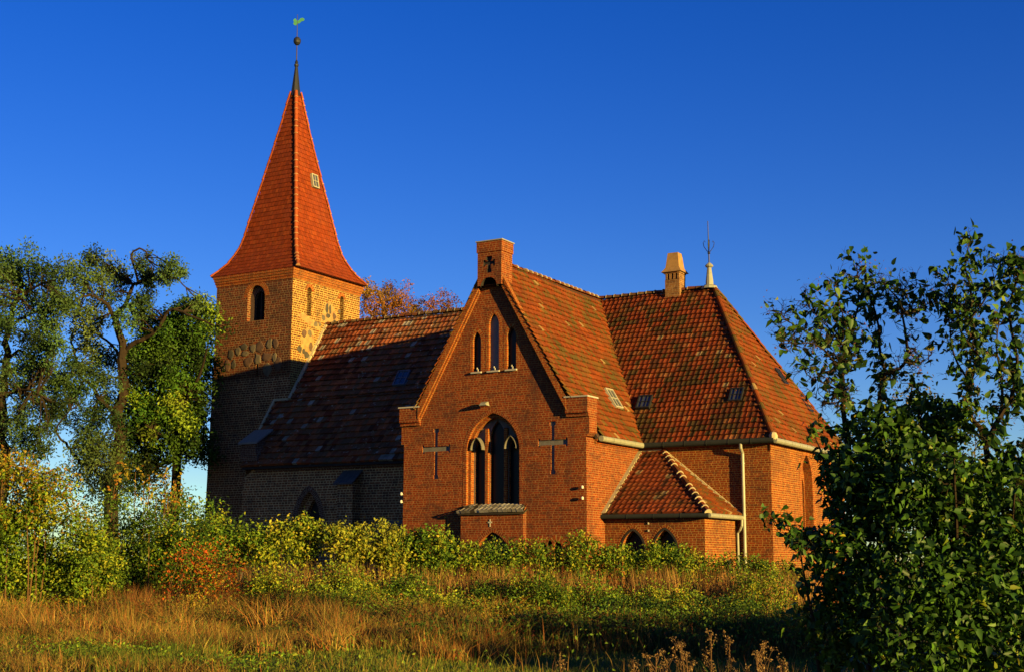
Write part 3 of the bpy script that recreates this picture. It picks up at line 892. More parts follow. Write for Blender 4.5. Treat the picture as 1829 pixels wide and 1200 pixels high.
# --- tower
TX0, TX1, TY0, TY1 = -43.36, -38.78, 46.83, 51.93
TCX, TCY = -41.07, 49.38
mb = MB()
W = Wall(mb, (0, TY0, 0), (1, 0, 0))
bell = arch(-40.92, 0.52, 12.50, 13.62, 14.16, 9)
slot = [(-40.80, 9.92), (-40.66, 9.92), (-40.66, 10.50), (-40.80, 10.50)]
bat = 0.28
def front(z): return TX0 - bat * max(0, (12.0 - z) / 12.0)
W.sheet([(TX0 - bat * .18, 9.85), (TX1, 9.85), (TX1, 14.45), (TX0, 14.45), (TX0, 12.0)], [bell, slot])
W.sheet([(TX0 - bat, -0.2), (TX1 + .02, -0.2), (TX1, 9.85), (TX0 - bat * .18, 9.85)], [], 0, 4)  # lower front brick lightened to lift the shade that falls on it
W.reveal(bell, 0, 0.34, 0); W.ring(bell, 0.24, -0.006, 2, z_from=13.55)
W.reveal(slot, 0, 0.3, 0); W.sheet(slot, [], 0.3, 3)
WE_ = Wall(mb, (TX1, 0, 0), (0, 1, 0))
sl1 = arch(48.05, 0.155, 12.72, 13.90, 14.06, 5); sl2 = arch(50.50, 0.15, 12.60, 13.90, 14.06, 5)
WE_.sheet([(TY0, -0.2), (TY1, -0.2), (TY1, 14.45), (TY0, 14.45)], [sl1, sl2], 0, 1)
for h in (sl1, sl2): WE_.reveal(h, 0, 0.25, 1); WE_.ring(h, 0.17, -0.005, 2, z_from=13.8)
Wall(mb, (TX0, 0, 0), (0, -1, 0)).sheet([(-TY1, -0.2), (-TY0, -0.2), (-TY0, 14.45), (-TY1, 14.45)])
Wall(mb, (0, TY1, 0), (-1, 0, 0)).sheet([(-TX1, -0.2), (-TX0, -0.2), (-TX0, 14.45), (-TX1, 14.45)])
# stepped brick cornice
for k, (z0, z1) in enumerate(((14.28, 14.40), (14.40, 14.52), (14.52, 14.64), (14.64, 14.76))):
    p = 0.035 + 0.035 * k
    mb.box(TX0 - p, TX1 + p, TY0 - p, TY1 + p, z0, z1, 2)
tower = mb.build('tower_wall', [BR_TOWER, brick_mat('tower_east_brick', (0.25, 0.070, 0.020), (0.12, 0.040, 0.015), (0.55, 0.40, 0.12), bw=0.29, bh=0.105, ms=0.020, darkamt=0.35, pale=(0.45, 0.32, 0.13)), BR_TRIM, WOOD, brick_mat('shade_lifted_tower_brick', (0.26, 0.095, 0.040), (0.12, 0.060, 0.032), (0.66, 0.48, 0.26), bw=0.29, bh=0.105, ms=0.013, darkamt=0.5, pale=(0.3, 0.23, 0.14))], church)
mb = MB(); W2 = Wall(mb, (0, TY0, 0), (1, 0, 0))
bi = arch(-40.86, 0.36, 12.52, 13.50, 13.90, 8)
W2.sheet(bell, [bi], 0.22, 1); W2.reveal(bi, 0.22, 0.5, 1); W2.sheet(bi, [], 0.42, 0)
mb.box(-40.90, -40.82, TY0 + .30, TY0 + .36, 12.52, 13.9, 2)
mb.build('bell_window', [GLASS, plain('dark_arch_brick', (0.10, 0.06, 0.04), noise=0.6), WOOD], tower)  # inner arch of the bell opening in a darker brown
for h in (sl1, sl2):
    mb = MB(); W2 = Wall(mb, (TX1, 0, 0), (0, 1, 0)); W2.sheet(h, [], 0.25, 0)
    mb.build('slit_window', [plain('grey_louvre', (0.10, 0.08, 0.06))], tower)


def lump(mb, c, U, Nn, a, b, th, m=0, col=(1, 1, 1)):
    """a field stone let into the wall"""
    c = Vector(c); U = Vector(U); Nn = Vector(Nn); Z = Vector((0, 0, 1)); n = 9
    rr = [random.uniform(0.72, 1.2) for _ in range(n)]
    rings = []
    for sc, h in ((1.0, -0.02), (0.93, th * .6), (0.6, th * .95)):
        rings.append([c + U * (a * sc * rr[k] * math.cos(2 * math.pi * k / n)) + Z * (b * sc * rr[k] * math.sin(2 * math.pi * k / n)) + Nn * h for k in range(n)])
    for i in range(2):
        for k in range(n):
            mb.face([rings[i][k], rings[i][(k + 1) % n], rings[i + 1][(k + 1) % n], rings[i + 1][k]], m, None, col)
    mb.face(rings[2], m, None, col)


for u, z, a, b in ((-42.5, 10.55, .20, .32), (-42.15, 10.55, .16, .24), (-42.32, 11.02, .22, .24), (-41.9, 11.15, .18, .2), (-41.55, 11.35, .24, .2), (-41.45, 11.02, .26, .14), (-41.0, 11.25, .2, .22), (-40.62, 11.25, .26, .28),
                   (-40.05, 11.38, .17, .28), (-39.68, 11.36, .18, .25), (-41.25, 10.62, .28, .26), (-40.7, 10.72, .2, .26), (-40.15, 10.78, .36, .2), (-39.72, 10.72, .16, .2), (-40.12, 10.18, .32, .34), (-39.52, 10.42, .24, .40), (-42.75, 10.4, .12, .16)):
    g = random.uniform(.6, 1.3)
    mb = MB(); lump(mb, (u, TY0, z), (1, 0, 0), (0, -1, 0), a, b, 0.035); mb.build('fieldstone', [random.choice(FIELDS)], tower)
for y, z, a, b in ((47.75, 11.85, .18, .2), (48.15, 11.95, .15, .18), (47.45, 11.1, .17, .17), (47.72, 11.05, .1, .15), (48.25, 11.35, .14, .22), (47.95, 10.9, .2, .18), (48.55, 12.42, .15, .15), (48.85, 12.45, .12, .12), (49.35, 13.3, .1, .3), (49.6, 13.25, .1, .25),
                   (49.1, 12.8, .15, .13), (49.45, 12.95, .16, .14), (49.95, 13.0, .16, .16), (49.95, 12.75, .13, .1), (50.3, 13.3, .1, .1)):
    mb = MB(); lump(mb, (TX1, y, z), (0, 1, 0), (1, 0, 0), a, b, 0.03); mb.build('fieldstone', [random.choice(FIELDS)], tower)
mb = MB(); W2 = Wall(mb, (TX1, 0, 0), (0, 1, 0))
W2.sheet([(47.2, 12.62), (47.9, 12.35), (48.9, 12.15), (48.95, 12.45), (48.2, 12.62), (47.6, 12.82)], [], -0.006)
W2.sheet([(47.55, 10.8), (48.5, 10.65), (48.45, 12.1), (47.9, 12.15), (47.5, 11.6)], [], -0.004)
W2.sheet([(48.9, 12.6), (50.3, 12.62), (50.1, 13.2), (49.6, 13.65), (49.2, 13.5)], [], -0.005)
mb.build('plaster_patch', [plain('yellow_lime', (0.34, 0.23, 0.075), noise=0.9, scale=4, col2=(0.14, 0.055, 0.02))], tower)

# spire: four flared tile slopes
PROF = [(2.62, 14.80), (2.34, 15.12), (2.06, 15.50), (1.85, 15.92), (1.70, 16.30), (1.55, 16.90), (1.44, 17.50), (1.00, 19.70), (0.50, 22.30), (0.17, 24.25)]
mb = MB()
cum = [0.0]
for i in range(len(PROF) - 1):
    cum.append(cum[-1] + math.hypot(PROF[i + 1][0] - PROF[i][0], PROF[i + 1][1] - PROF[i][1]))
def prof_at(s_):
    for i in range(len(PROF) - 1):
        if s_ <= cum[i + 1]:
            f = (s_ - cum[i]) / (cum[i + 1] - cum[i]); break
    else: i, f = len(PROF) - 2, 1.0
    return PROF[i][0] + (PROF[i + 1][0] - PROF[i][0]) * f, PROF[i][1] + (PROF[i + 1][1] - PROF[i][1]) * f
TG, TWd = 0.235, 0.19
for q in range(4):
    a = math.pi / 2 * q
    Nh = Vector((math.cos(a), math.sin(a), 0)); Uh = Vector((-math.sin(a), math.cos(a), 0)); Oc = Vector((TCX, TCY, 0))
    nr = int(cum[-1] / TG)
    for j in range(nr):
        (w0, z0), (w1, z1) = prof_at(j * TG), prof_at(min(cum[-1], (j + 1.05) * TG))
        off = 0.5 * TWd * (j % 2)
        kk = int(w0 / TWd) + 2
        for k in range(-kk, kk):
            u0, u1 = k * TWd + off + .004, (k + 1) * TWd + off - .004
            cl = lambda u, w_: max(-w_, min(w_, u))
            b0, b1, t0, t1 = cl(u0, w0), cl(u1, w0), cl(u0, w1), cl(u1, w1)
            if b1 - b0 < 1e-4: continue
            col = COL_SPIRE(k, j, (0, 0)); lf = 0.035 + random.uniform(-.006, .006)
            P = lambda u, w_, z, e: Oc + Uh * u + Nh * (w_ + e) + Vector((0, 0, z))
            mb.face([P(b0, w0, z0, lf), P(b1, w0, z0, lf), P(t1, w1, z1, 0.005), P(t0, w1, z1, 0.005)], 0, None, col)
            mb.face([P(b0, w0, z0, -.02), P(b1, w0, z0, -.02), P(b1, w0, z0, lf), P(b0, w0, z0, lf)], 0, None, tuple(x * .9 for x in col))
    for i in range(len(PROF) - 1):
        (w0, z0), (w1, z1) = PROF[i], PROF[i + 1]
        P = lambda u, w_, z: Oc + Uh * u + Nh * w_ + Vector((0, 0, z))
        mb.face([P(-w0 + .03, w0 - .03, z0 - .02), P(w0 - .03, w0 - .03, z0 - .02), P(w1 - .03, w1 - .03, z1 - .02), P(-w1 + .03, w1 - .03, z1 - .02)], 0, None, (0.1, 0.03, 0.02))
mb.face([(TCX - 2.6, TCY - 2.6, 14.765), (TCX - 2.6, TCY + 2.6, 14.765), (TCX + 2.6, TCY + 2.6, 14.765), (TCX + 2.6, TCY - 2.6, 14.765)], 0, None, (0.05, 0.03, 0.02))
spire = mb.build('spire', [TILE_SPIRE], church)
HIPEND = plain('light_tile_edge', (0.34, 0.16, 0.06))
COL_HIP = pick([((0.40, 0.09, 0.025), 4), ((0.36, 0.075, 0.02), 2)])
for sx, sy in ((-1, -1), (1, -1), (1, 1), (-1, 1)):
    mb = MB()
    for i in range(len(PROF) - 1):
        (w0, z0), (w1, z1) = PROF[i], PROF[i + 1]
        ridge_tiles(mb, (TCX + sx * w0, TCY + sy * w0, z0 + .02), (TCX + sx * w1, TCY + sy * w1, z1 + .02), 0.085, 0.36, COL_HIP, sx > 0)
    mb.build('hip', [TILE_SPIRE, HIPEND], spire)
# spire hatch
we, ze = prof_at(cum[6] + (19.75 - 17.5) * 1.0)
sldir = Vector((-(PROF[7][0] - PROF[8][0]), 0, PROF[8][1] - PROF[7][1])).normalized()
skylight(spire, (TCX + we + .05, TCY + 0.32, ze), UY, sldir, 0.46, 0.70, FRAME, 2, 'small white framed hatch')
# lead cap, rod, ball and vane
mb = MB()
mb.lathe(TCX, TCY, [(0.26, 24.10), (.24, 24.25), (.15, 25.0), (.075, 25.62), (.11, 25.66), (.12, 25.74), (.06, 25.80), (.09, 25.86), (.03, 25.98), (0, 26.0)], 8, 0, rot=math.pi / 8)
mb.build('spire_cap', [DARK_METAL], spire)
mb = MB(); mb.tube([(TCX, TCY, 25.9), (TCX - .03, TCY, 28.36)], [.03, .014], 6); mb.build('vane_rod', [CONC], spire)
mb = MB(); mb.lathe(TCX, TCY, [(0, 26.74), (.10, 26.77), (.17, 26.86), (.19, 26.96), (.17, 27.07), (.10, 27.15), (0, 27.18)], 12); mb.build('vane_ball', [DARK_METAL], spire, True)
mb = MB()
rd = Vector((0.86, 0.5, 0))
def vp(u, z): return Vector((TCX - .03, TCY, 28.0)) + rd * u + Vector((0, 0, z))
sil = [(-.20, -.13), (-.17, -.03), (-.21, .05), (-.16, .13), (-.08, .15), (-.02, .03), (.08, .06), (.15, .16), (.27, .19), (.36, .12), (.33, .03), (.20, -.01), (.12, -.10), (.0, -.13), (-.06, -.22), (-.14, -.20)]
mb.extrude([vp(u, z) - Vector((-.5, .86, 0)) * .012 for u, z in sil], Vector((-.5, .86, 0)) * .024)
mb.build('weather_vane', [COPPER], spire)

# --- nave
NZ, NRZ = 5.63, 12.47
NY0 = YC - 0.25
XW = -39.60
mb = MB()
W = Wall(mb, (0, YC, 0), (1, 0, 0))
nd = arch(-36.06, 0.60, 0.0, 3.25, 4.50, 10)
W.sheet([(-39.74, -0.2), (nd[0][0], -0.2)] + nd[:] + [(nd[-1][0], -0.2), (XL, -0.2), (XL, 5.55), (-39.05, 5.55), (-39.22, 5.50), (-39.74, 5.08)], [])
W.reveal(nd, 0, 0.30, 0); W.ring(nd, 0.26, -0.006, 1, z_from=2.4)
mb.box(-39.0, XL, YC - .06, YC, 5.40, 5.55, 1); mb.box(-39.0, XL, YC - .12, YC, 5.48, 5.56, 1)
WWn = Wall(mb, (-39.74, YC, 0), (0, -1, 0))
WWn.sheet([(-(TY0 - YC), -0.2), (0, -0.2), (0, 5.08), (-(TY0 - YC), 5.08)])
mb.face([(XW, YC, 5.0), (XW, TY0, 5.0), (XW, TY0, 8.55), (XW, YC, 5.95)][::-1], 0)
mb.face([(-39.74, YC, 5.08), (-39.22, YC, 5.5), (-39.22, TY0, 5.5), (-39.74, TY0, 5.08)], 0)
# brick box with sloped slab at the foot of the west verge
mb.hull8([(-39.72, YC - .22, 5.85), (-38.75, YC - .22, 5.85), (-38.75, YC + .7, 5.85), (-39.72, YC + .7, 5.85), (-39.72, YC - .22, 6.62), (-38.95, YC - .22, 6.62), (-38.95, YC + .7, 7.2), (-39.72, YC + .7, 7.2)], 1)
mb.hull8([(-39.80, YC - .32, 6.60), (-38.75, YC - .32, 6.60), (-38.75, YC + .75, 7.25), (-39.80, YC + .75, 7.25), (-39.80, YC - .32, 6.68), (-38.75, YC - .32, 6.68), (-38.75, YC + .75, 7.33), (-39.80, YC + .75, 7.33)], 2)
W.sheet([(-34.9, 2.35), (-34.2, 2.38), (-34.2, 2.6), (-34.8, 2.55)], [], -0.004, 3)
W.sheet([(-32.4, 3.02), (-31.7, 3.1), (-31.0, 3.08), (-31.05, 3.25), (-32.4, 3.2)], [], -0.004, 3)
nave = mb.build('nave_wall', [BR_NAVE, brick_mat('nave_trim_brick', (0.17, 0.06, 0.032), (0.11, 0.04, 0.025), (0.3, 0.25, 0.18)), plain('slate_slab', (0.20, 0.19, 0.17)), PLASTER], church)
mb = MB(); W2 = Wall(mb, (0, YC, 0), (1, 0, 0))
nd2 = arch(-36.0, 0.44, 0.0, 3.15, 4.20, 8)
W2.sheet(nd, [nd2[:]], 0.30, 1); W2.reveal(nd2, 0.30, 0.5, 1); W2.sheet(nd2, [], 0.5, 0)
mb.build('nave_door', [WOOD, BR_NAVE], nave)
mb = MB()
mb.box(-34.14, -33.36, YC - .55, YC, -0.2, 4.74, 0); mb.box(-34.22, -33.28, YC - .66, YC, -0.2, 2.9, 0)
for k in range(6):
    x = -34.26 + k * .165
    mb.hull8([(x, YC - .70, 4.70), (x + .155, YC - .70, 4.70), (x + .155, YC, 5.26), (x, YC, 5.26), (x, YC - .70, 4.76 + .01 * (k % 2)), (x + .155, YC - .70, 4.77), (x + .155, YC, 5.33), (x, YC, 5.32)], 1)
mb.build('buttress', [BR_NAVE, plain('old_slab', (0.09, 0.08, 0.075), noise=.6)], nave)

mb = MB()
rn = YM - NY0; rz = NRZ - NZ; sn = math.hypot(rn, rz); SN = Vector((0, rn, rz))
sT = (TY0 - NY0) / rn * sn
x1 = -28.2 - XW
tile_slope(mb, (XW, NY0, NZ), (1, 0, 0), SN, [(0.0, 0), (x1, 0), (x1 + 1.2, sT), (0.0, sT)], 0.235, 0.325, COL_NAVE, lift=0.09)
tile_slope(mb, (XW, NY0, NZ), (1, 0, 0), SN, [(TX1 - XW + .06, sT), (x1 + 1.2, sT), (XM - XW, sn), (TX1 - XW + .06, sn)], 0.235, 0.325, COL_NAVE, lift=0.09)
base_slab(mb, [(XW + .03, NY0, NZ), (XL + .1, NY0, NZ), (XM, YM, NRZ), (TX1, YM, NRZ), (TX1, TY0, NZ + rz * sT / sn), (XW + .03, TY0, NZ + rz * sT / sn)])
base_slab(mb, [(XM, 2 * YM - NY0, NZ), (TX1, 2 * YM - NY0, NZ), (TX1, YM, NRZ), (XM, YM, NRZ)])
n_roof = mb.build('nave_roof', [TILE_NAVE], church)
mb = MB(); ridge_tiles(mb, (TX1 + .05, YM, NRZ + .03), (XM - .3, YM, NRZ + .02), 0.125, 0.38, COL_RIDGE); mb.build('ridge', [TILE, MORTAR], n_roof)
mb = MB()
nS = Vector((1, 0, 0)).cross(SN).normalized()
A_, B_ = Vector((TX1, TY0 - .02, NZ + rz * sT / sn)), Vector((TX1, YM, NRZ))
for k in range(14):
    a, b = A_.lerp(B_, k / 14), A_.lerp(B_, (k + 1) / 14)
    w0 = random.uniform(.13, .20)
    mb.hull8([a, a + UX * w0, b + UX * (w0 - .05), b, a + nS * .13, a + UX * w0 + nS * .11, b + UX * (w0 - .05) + nS * .11, b + nS * .13])
A_, B_ = Vector((XW - .04, NY0 + .55, NZ + .55 * rz / rn)), Vector((XW - .04, TY0, NZ + rz * sT / sn))
for k in range(8):
    a, b = A_.lerp(B_, k / 8), A_.lerp(B_, (k + 1) / 8)
    mb.hull8([a, a + UX * .11, b + UX * .1, b, a + nS * .11, a + UX * .11 + nS * .10, b + UX * .1 + nS * .10, b + nS * .11])
a = Vector((XW, TY0 - .06, NZ + rz * sT / sn))
mb.box(XW, TX1, TY0 - .08, TY0, a.z - .02, a.z + .09)
mb.build('flashing', [MORTAR], n_roof)
skylight(n_roof, (-32.92, 47.23 - .02, NZ + (47.23 - NY0) * rz / rn + .02), UX, SN, 0.62, 0.82, plain('blue_grey_frame', (0.12, 0.14, 0.18)), 2)
mb = MB(); mb.box(XW + .05, XL, NY0 - .02, NY0 + .12, NZ - .12, NZ - .04); mb.build('eaves_board', [WOOD], n_roof)


# ------------------------------------------------------------------ vegetation
def basis(nrm):
    ref = np.where(np.abs(nrm[:, 2:3]) < 0.9, np.array([[0, 0, 1.0]]), np.array([[1.0, 0, 0]]))
    a = np.cross(ref, nrm); a /= np.linalg.norm(a, axis=1, keepdims=True) + 1e-9
    return a, np.cross(nrm, a)


def leaves(name, P, size, col, mat, parent=None, oval=False, droop=0.3, aspect=0.55, up=0.45):
    """one mesh of folded leaves at points P"""
    n = len(P)
    nr = rng.normal(size=(n, 3)); nr[:, 2] += up * 1.5; nr /= np.linalg.norm(nr, axis=1, keepdims=True)
    a, b = basis(nr)
    th = rng.uniform(0, 2 * np.pi, n)[:, None]
    t = a * np.cos(th) + b * np.sin(th)
    t[:, 2] -= droop; t /= np.linalg.norm(t, axis=1, keepdims=True)
    s = np.cross(nr, t); s /= np.linalg.norm(s, axis=1, keepdims=True) + 1e-9
    nr = np.cross(t, s)
    size = np.broadcast_to(np.asarray(size, float), (n,))[:, None]
    wd = size * aspect
    if oval:
        prof = [(0, 0, 0), (.10, .40, .10), (.42, .46, .12), (1.12, 0, -.10), (.42, -.46, .12), (.10, -.40, .10)]
        fa = [[0, 1, 2, 3], [0, 3, 4, 5]]
    else:
        prof = [(0, 0, 0), (.45, .5, .13), (1.0, 0, -.05), (.45, -.5, .13)]
        fa = [[0, 1, 2], [0, 2, 3]]
    V = np.stack([P + t * size * q[0] + s * wd * q[1] + nr * size * q[2] for q in prof], 1).reshape(-1, 3)
    k = len(prof)
    F = (np.arange(n)[:, None, None] * k + np.array(fa)[None]).reshape(-1, len(fa[0]))
    return raw_mesh(name, V, F, np.repeat(col, k, 0), mat, parent)


def palette(n, pal, jit=0.25):
    cols = np.array([p[0] for p in pal]); w_ = np.array([p[1] for p in pal], float); w_ /= w_.sum()
    c = cols[rng.choice(len(pal), n, p=w_)]
    return ALB * c * rng.uniform(1 - jit, 1 + jit, (n, 1)) * rng.uniform(.92, 1.08, (n, 3))


def ell_points(blobs, n, shell=0.75, top=0.0):
    """random points in a union of ellipsoids, mostly near the surface; blobs: (x,y,z,rx,ry,rz)"""
    B = np.array(blobs); vol = np.cbrt(B[:, 3] * B[:, 4] * B[:, 5]) ** 2
    i = rng.choice(len(B), n, p=vol / vol.sum())
    d = rng.normal(size=(n, 3)); d /= np.linalg.norm(d, axis=1, keepdims=True)
    r = np.where(rng.random(n) < shell, rng.uniform(.78, 1.03, n), rng.random(n) ** .5)
    q = B[i, :3] + d * r[:, None] * B[i, 3:]
    q[:, 2] = np.maximum(q[:, 2], 0.05)
    return q


def stems(name, base, tips, r0, mat, parent, n=5, bow=0.15):
    mb = MB()
    for tp in tips:
        a = Vector(base[rng.integers(len(base))]); b = Vector(tp)
        mid1 = a.lerp(b, .35) + Vector(rng.normal(size=3) * bow * (b - a).length * .4); mid1.z = max(mid1.z, a.z) + (b.z - a.z) * .12
        mid2 = a.lerp(b, .7) + Vector(rng.normal(size=3) * bow * (b - a).length * .3)
        mb.tube([a, mid1, mid2, b], [r0, r0 * .75, r0 * .5, r0 * .2], n, caps=False)
    return mb.build(name, [mat], parent, True)


def bush(name, label, cat, blobs, clumps, per, cr, ls, pal, group=None, mat=None, stem_n=14, stem_r=0.02, stem_mat=None, shell=.75, lpal=None, oval=False, droop=.3, core=0, toppal=None):
    """shrub: leaf clumps over a set of ellipsoids, stems from the base to the clumps"""
    B = np.array(blobs)
    bx, by = B[:, 0].mean(), B[:, 1].mean()
    root = thing(name, label, cat, (bx, by, 0), group)
    K = ell_points(blobs, clumps, shell)
    cc = palette(clumps, pal, .3)
    P = np.repeat(K, per, 0) + rng.normal(size=(clumps * per, 3)) * cr
    P[:, 2] = np.maximum(P[:, 2], 0.03)
    col = np.repeat(cc, per, 0) * rng.uniform(.75, 1.25, (len(P), 1))
    if lpal is not None:
        mk = rng.random(len(P)) < .3
        col[mk] = palette(mk.sum(), lpal)
    ns_ = max(4, clumps // 9)
    ok = K[K[:, 2] > np.percentile(K[:, 2], 50)]
    sp = ok[rng.integers(len(ok), size=ns_)]
    dv_ = rng.normal(size=(ns_, 3)) * .55; dv_[:, 2] = np.abs(dv_[:, 2]) + .5
    tt = np.linspace(0, 1, 16)[None, :, None]
    ln_ = (rng.uniform(1.2, 3.4, (ns_, 1, 1)) * cr)
    Sp = (sp[:, None] + dv_[:, None] * tt * ln_ + np.array([0, 0, -.35]) * tt ** 2 * ln_).reshape(-1, 3) + rng.normal(size=(ns_ * 16, 3)) * cr * .12
    P = np.concatenate([P, Sp]); col = np.concatenate([col, palette(len(Sp), pal, .3)])
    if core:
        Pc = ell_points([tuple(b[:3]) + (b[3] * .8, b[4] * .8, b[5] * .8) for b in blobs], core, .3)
        P = np.concatenate([P, Pc]); col = np.concatenate([col, palette(core, pal, .3) * .8])  # core leaves darkened, shade of the hollows put into their colour
    if toppal is not None:
        zt = (P[:, 2] - np.percentile(P[:, 2], 55)) / (np.percentile(P[:, 2], 99) - np.percentile(P[:, 2], 55))
        mk = rng.random(len(P)) < np.clip(zt, 0, 1) ** 1.3 * .75
        col[mk] = palette(mk.sum(), toppal)
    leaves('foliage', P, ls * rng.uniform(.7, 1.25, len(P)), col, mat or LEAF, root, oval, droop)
    base = [(b[0] + random.uniform(-.3, .3) * b[3], b[1] + random.uniform(-.3, .3) * b[4], 0.0) for b in blobs for _ in range(2)]
    tips = K[rng.choice(clumps, min(stem_n, clumps), replace=False)]
    bs = []
    mb = MB()
    for tp in tips:
        a = min((Vector(q) for q in base), key=lambda q: (q.xy - Vector(tp).xy).length)
        b = Vector(tp)
        m1 = a.lerp(b, .4) + Vector(rng.normal(size=3) * .08); m1.z = a.z + (b.z - a.z) * .5
        mb.tube([a, m1, b], [stem_r, stem_r * .7, stem_r * .3], 5, caps=False)
    mb.build('branches', [stem_mat or TWIG], root, True)
    return root


def blob(px, py, d, rx, rz, ry=None):
    """ellipsoid centred at pixel, radii rx,rz given in photo pixels at that depth"""
    p = at(px, py, d); s = d / FPX
    return (p.x, p.y, p.z, rx * s * .96, (ry or rx * .8) * s, rz * s)


G_YEL = [((0.36, 0.37, 0.03), 3), ((0.22, 0.30, 0.025), 4), ((0.40, 0.32, 0.025), 1.2), ((0.07, 0.12, 0.013), 2.5)]
G_MID = [((0.10, 0.19, 0.018), 4), ((0.19, 0.28, 0.022), 2.5), ((0.045, 0.09, 0.012), 3.5), ((0.30, 0.31, 0.025), 1)]
G_DARK = [((0.03, 0.07, 0.012), 4), ((0.05, 0.105, 0.016), 3), ((0.02, 0.042, 0.009), 3), ((0.09, 0.14, 0.02), 1)]
G_AUT = [((0.28, 0.20, 0.02), 3), ((0.27, 0.12, 0.018), 2), ((0.15, 0.17, 0.02), 3), ((0.32, 0.23, 0.025), 2)]
G_RED = [((0.36, 0.065, 0.012), 3), ((0.38, 0.12, 0.012), 3), ((0.24, 0.04, 0.012), 1.5), ((0.36, 0.24, 0.02), 1.5), ((0.10, 0.12, 0.02), 1)]

# --- bushes on the left and along the fence (far to near)
def lumpy(pts, ybot, d, n, r0, r1, dj=.8):
    """irregular heap of small ellipsoids below a top outline given in photo pixels"""
    xs_ = [q[0] for q in pts]; ys_ = [q[1] for q in pts]; out = []
    for k in range(n):
        x = random.uniform(xs_[0], xs_[-1]); yt = float(np.interp(x, xs_, ys_)); rr = random.uniform(r0, r1)
        y = yt + rr * .8 + (ybot - yt - rr) * random.random() ** (1.3 if k % 2 else .8)
        out.append(blob(x, y, d + random.uniform(-dj, dj), rr, rr * random.uniform(.7, 1.5)))
    for k in range(max(3, n // 4)):
        x = xs_[0] + (xs_[-1] - xs_[0]) * (k + .5) / max(3, n // 4)
        out.append(blob(x, ybot - r1, d, r1, r1 * 1.4))
    return out


bush('bush', 'tall yellow-green bush at the left edge, leaves turning orange near its top', 'bush',
     lumpy([(-40, 840), (20, 812), (70, 822), (120, 850), (155, 905), (190, 960)], 1085, 33, 64, 18, 44), 760, 40, .14, .095, [((0.28, 0.32, 0.025), 3), ((0.16, 0.26, 0.02), 4), ((0.08, 0.14, 0.013), 3)], lpal=G_MID, stem_n=30, shell=.9, core=3500, toppal=G_AUT)
bush('bush', 'dark green rounded bush between the yellow-green bush and the red-leaved shrub', 'bush',
     lumpy([(160, 905), (220, 888), (290, 885), (350, 905), (375, 950)], 1065, 35.5, 44, 18, 42), 560, 40, .13, .085, G_MID, lpal=G_DARK, stem_n=24, shell=.9, core=3500)
bush('thicket', 'shadowy green thicket behind the red-leaved shrub, left of the tower foot', 'thicket',
     lumpy([(60, 935), (230, 925), (330, 925), (440, 950)], 1075, 44, 26, 25, 45), 330, 36, .2, .12, G_DARK, stem_n=24, core=5000)
bush('sapling', 'small golden sapling with orange leaves rising behind the dark green bush', 'sapling',
     [blob(235, 858, 38, 14, 30), blob(205, 868, 38, 14, 18), blob(255, 835, 38, 6, 10), blob(290, 875, 38, 40, 30)], 26, 10, .14, .12, G_AUT, stem_n=18)
bush('bush', 'leafy bush with pale tops just left of the church tower foot', 'bush',
     [blob(330, 905, 40, 45, 30), blob(365, 935, 39, 40, 30), blob(290, 900, 40, 30, 25)], 70, 24, .2, .12, G_MID, stem_n=14)
bush('shrub', 'autumn shrub with bright red upper leaves and yellow skirt in the meadow', 'shrub',
     [blob(360, 1000, 32, 50, 30), blob(385, 1045, 31.5, 45, 38), blob(320, 1040, 32, 35, 35), blob(395, 1015, 32, 40, 35)], 120, 24, .19, .07, G_RED, lpal=G_MID, stem_n=26)
bush('shrub', 'low yellow-leaved shrub at the foot of the red autumn shrub', 'shrub',
     [blob(345, 1092, 30.8, 28, 22), blob(400, 1090, 30.8, 28, 18)], 42, 20, .12, .075, [((0.38, 0.30, 0.03), 3), ((0.30, 0.26, 0.03), 2), ((0.2, 0.2, .03), 1)], stem_n=10)

FD = 37.0
fence = thing('wire_fence', 'wire fence on dark posts overgrown with climbing plants before the church', 'fence', ground_at(900, FD))
posts = [430, 565, 720, 850, 985, 1140, 1300]
for px in posts:
    q = ground_at(px, FD)
    mb = MB(); mb.box(q.x - .06, q.x + .06, q.y - .06, q.y + .06, -0.2, 1.62, 0); mb.hull8([(q.x - .06, q.y - .06, 1.62), (q.x + .06, q.y - .06, 1.62), (q.x + .06, q.y + .06, 1.62), (q.x - .06, q.y + .06, 1.62)] + [(q.x - .02, q.y - .02, 1.68), (q.x + .02, q.y - .02, 1.68), (q.x + .02, q.y + .02, 1.68), (q.x - .02, q.y + .02, 1.68)])
    mb.build('post', [CONC], fence)
for zz in (0.35, 0.8, 1.25, 1.58):
    mb = MB(); mb.tube([Vector((q.x, q.y, zz + (.02 if i % 2 else -.02))) for i, q in enumerate(ground_at(px, FD) for px in range(300, 1460, 40))], 0.008, 4, caps=False)
    mb.build('wire', [CONC], fence)

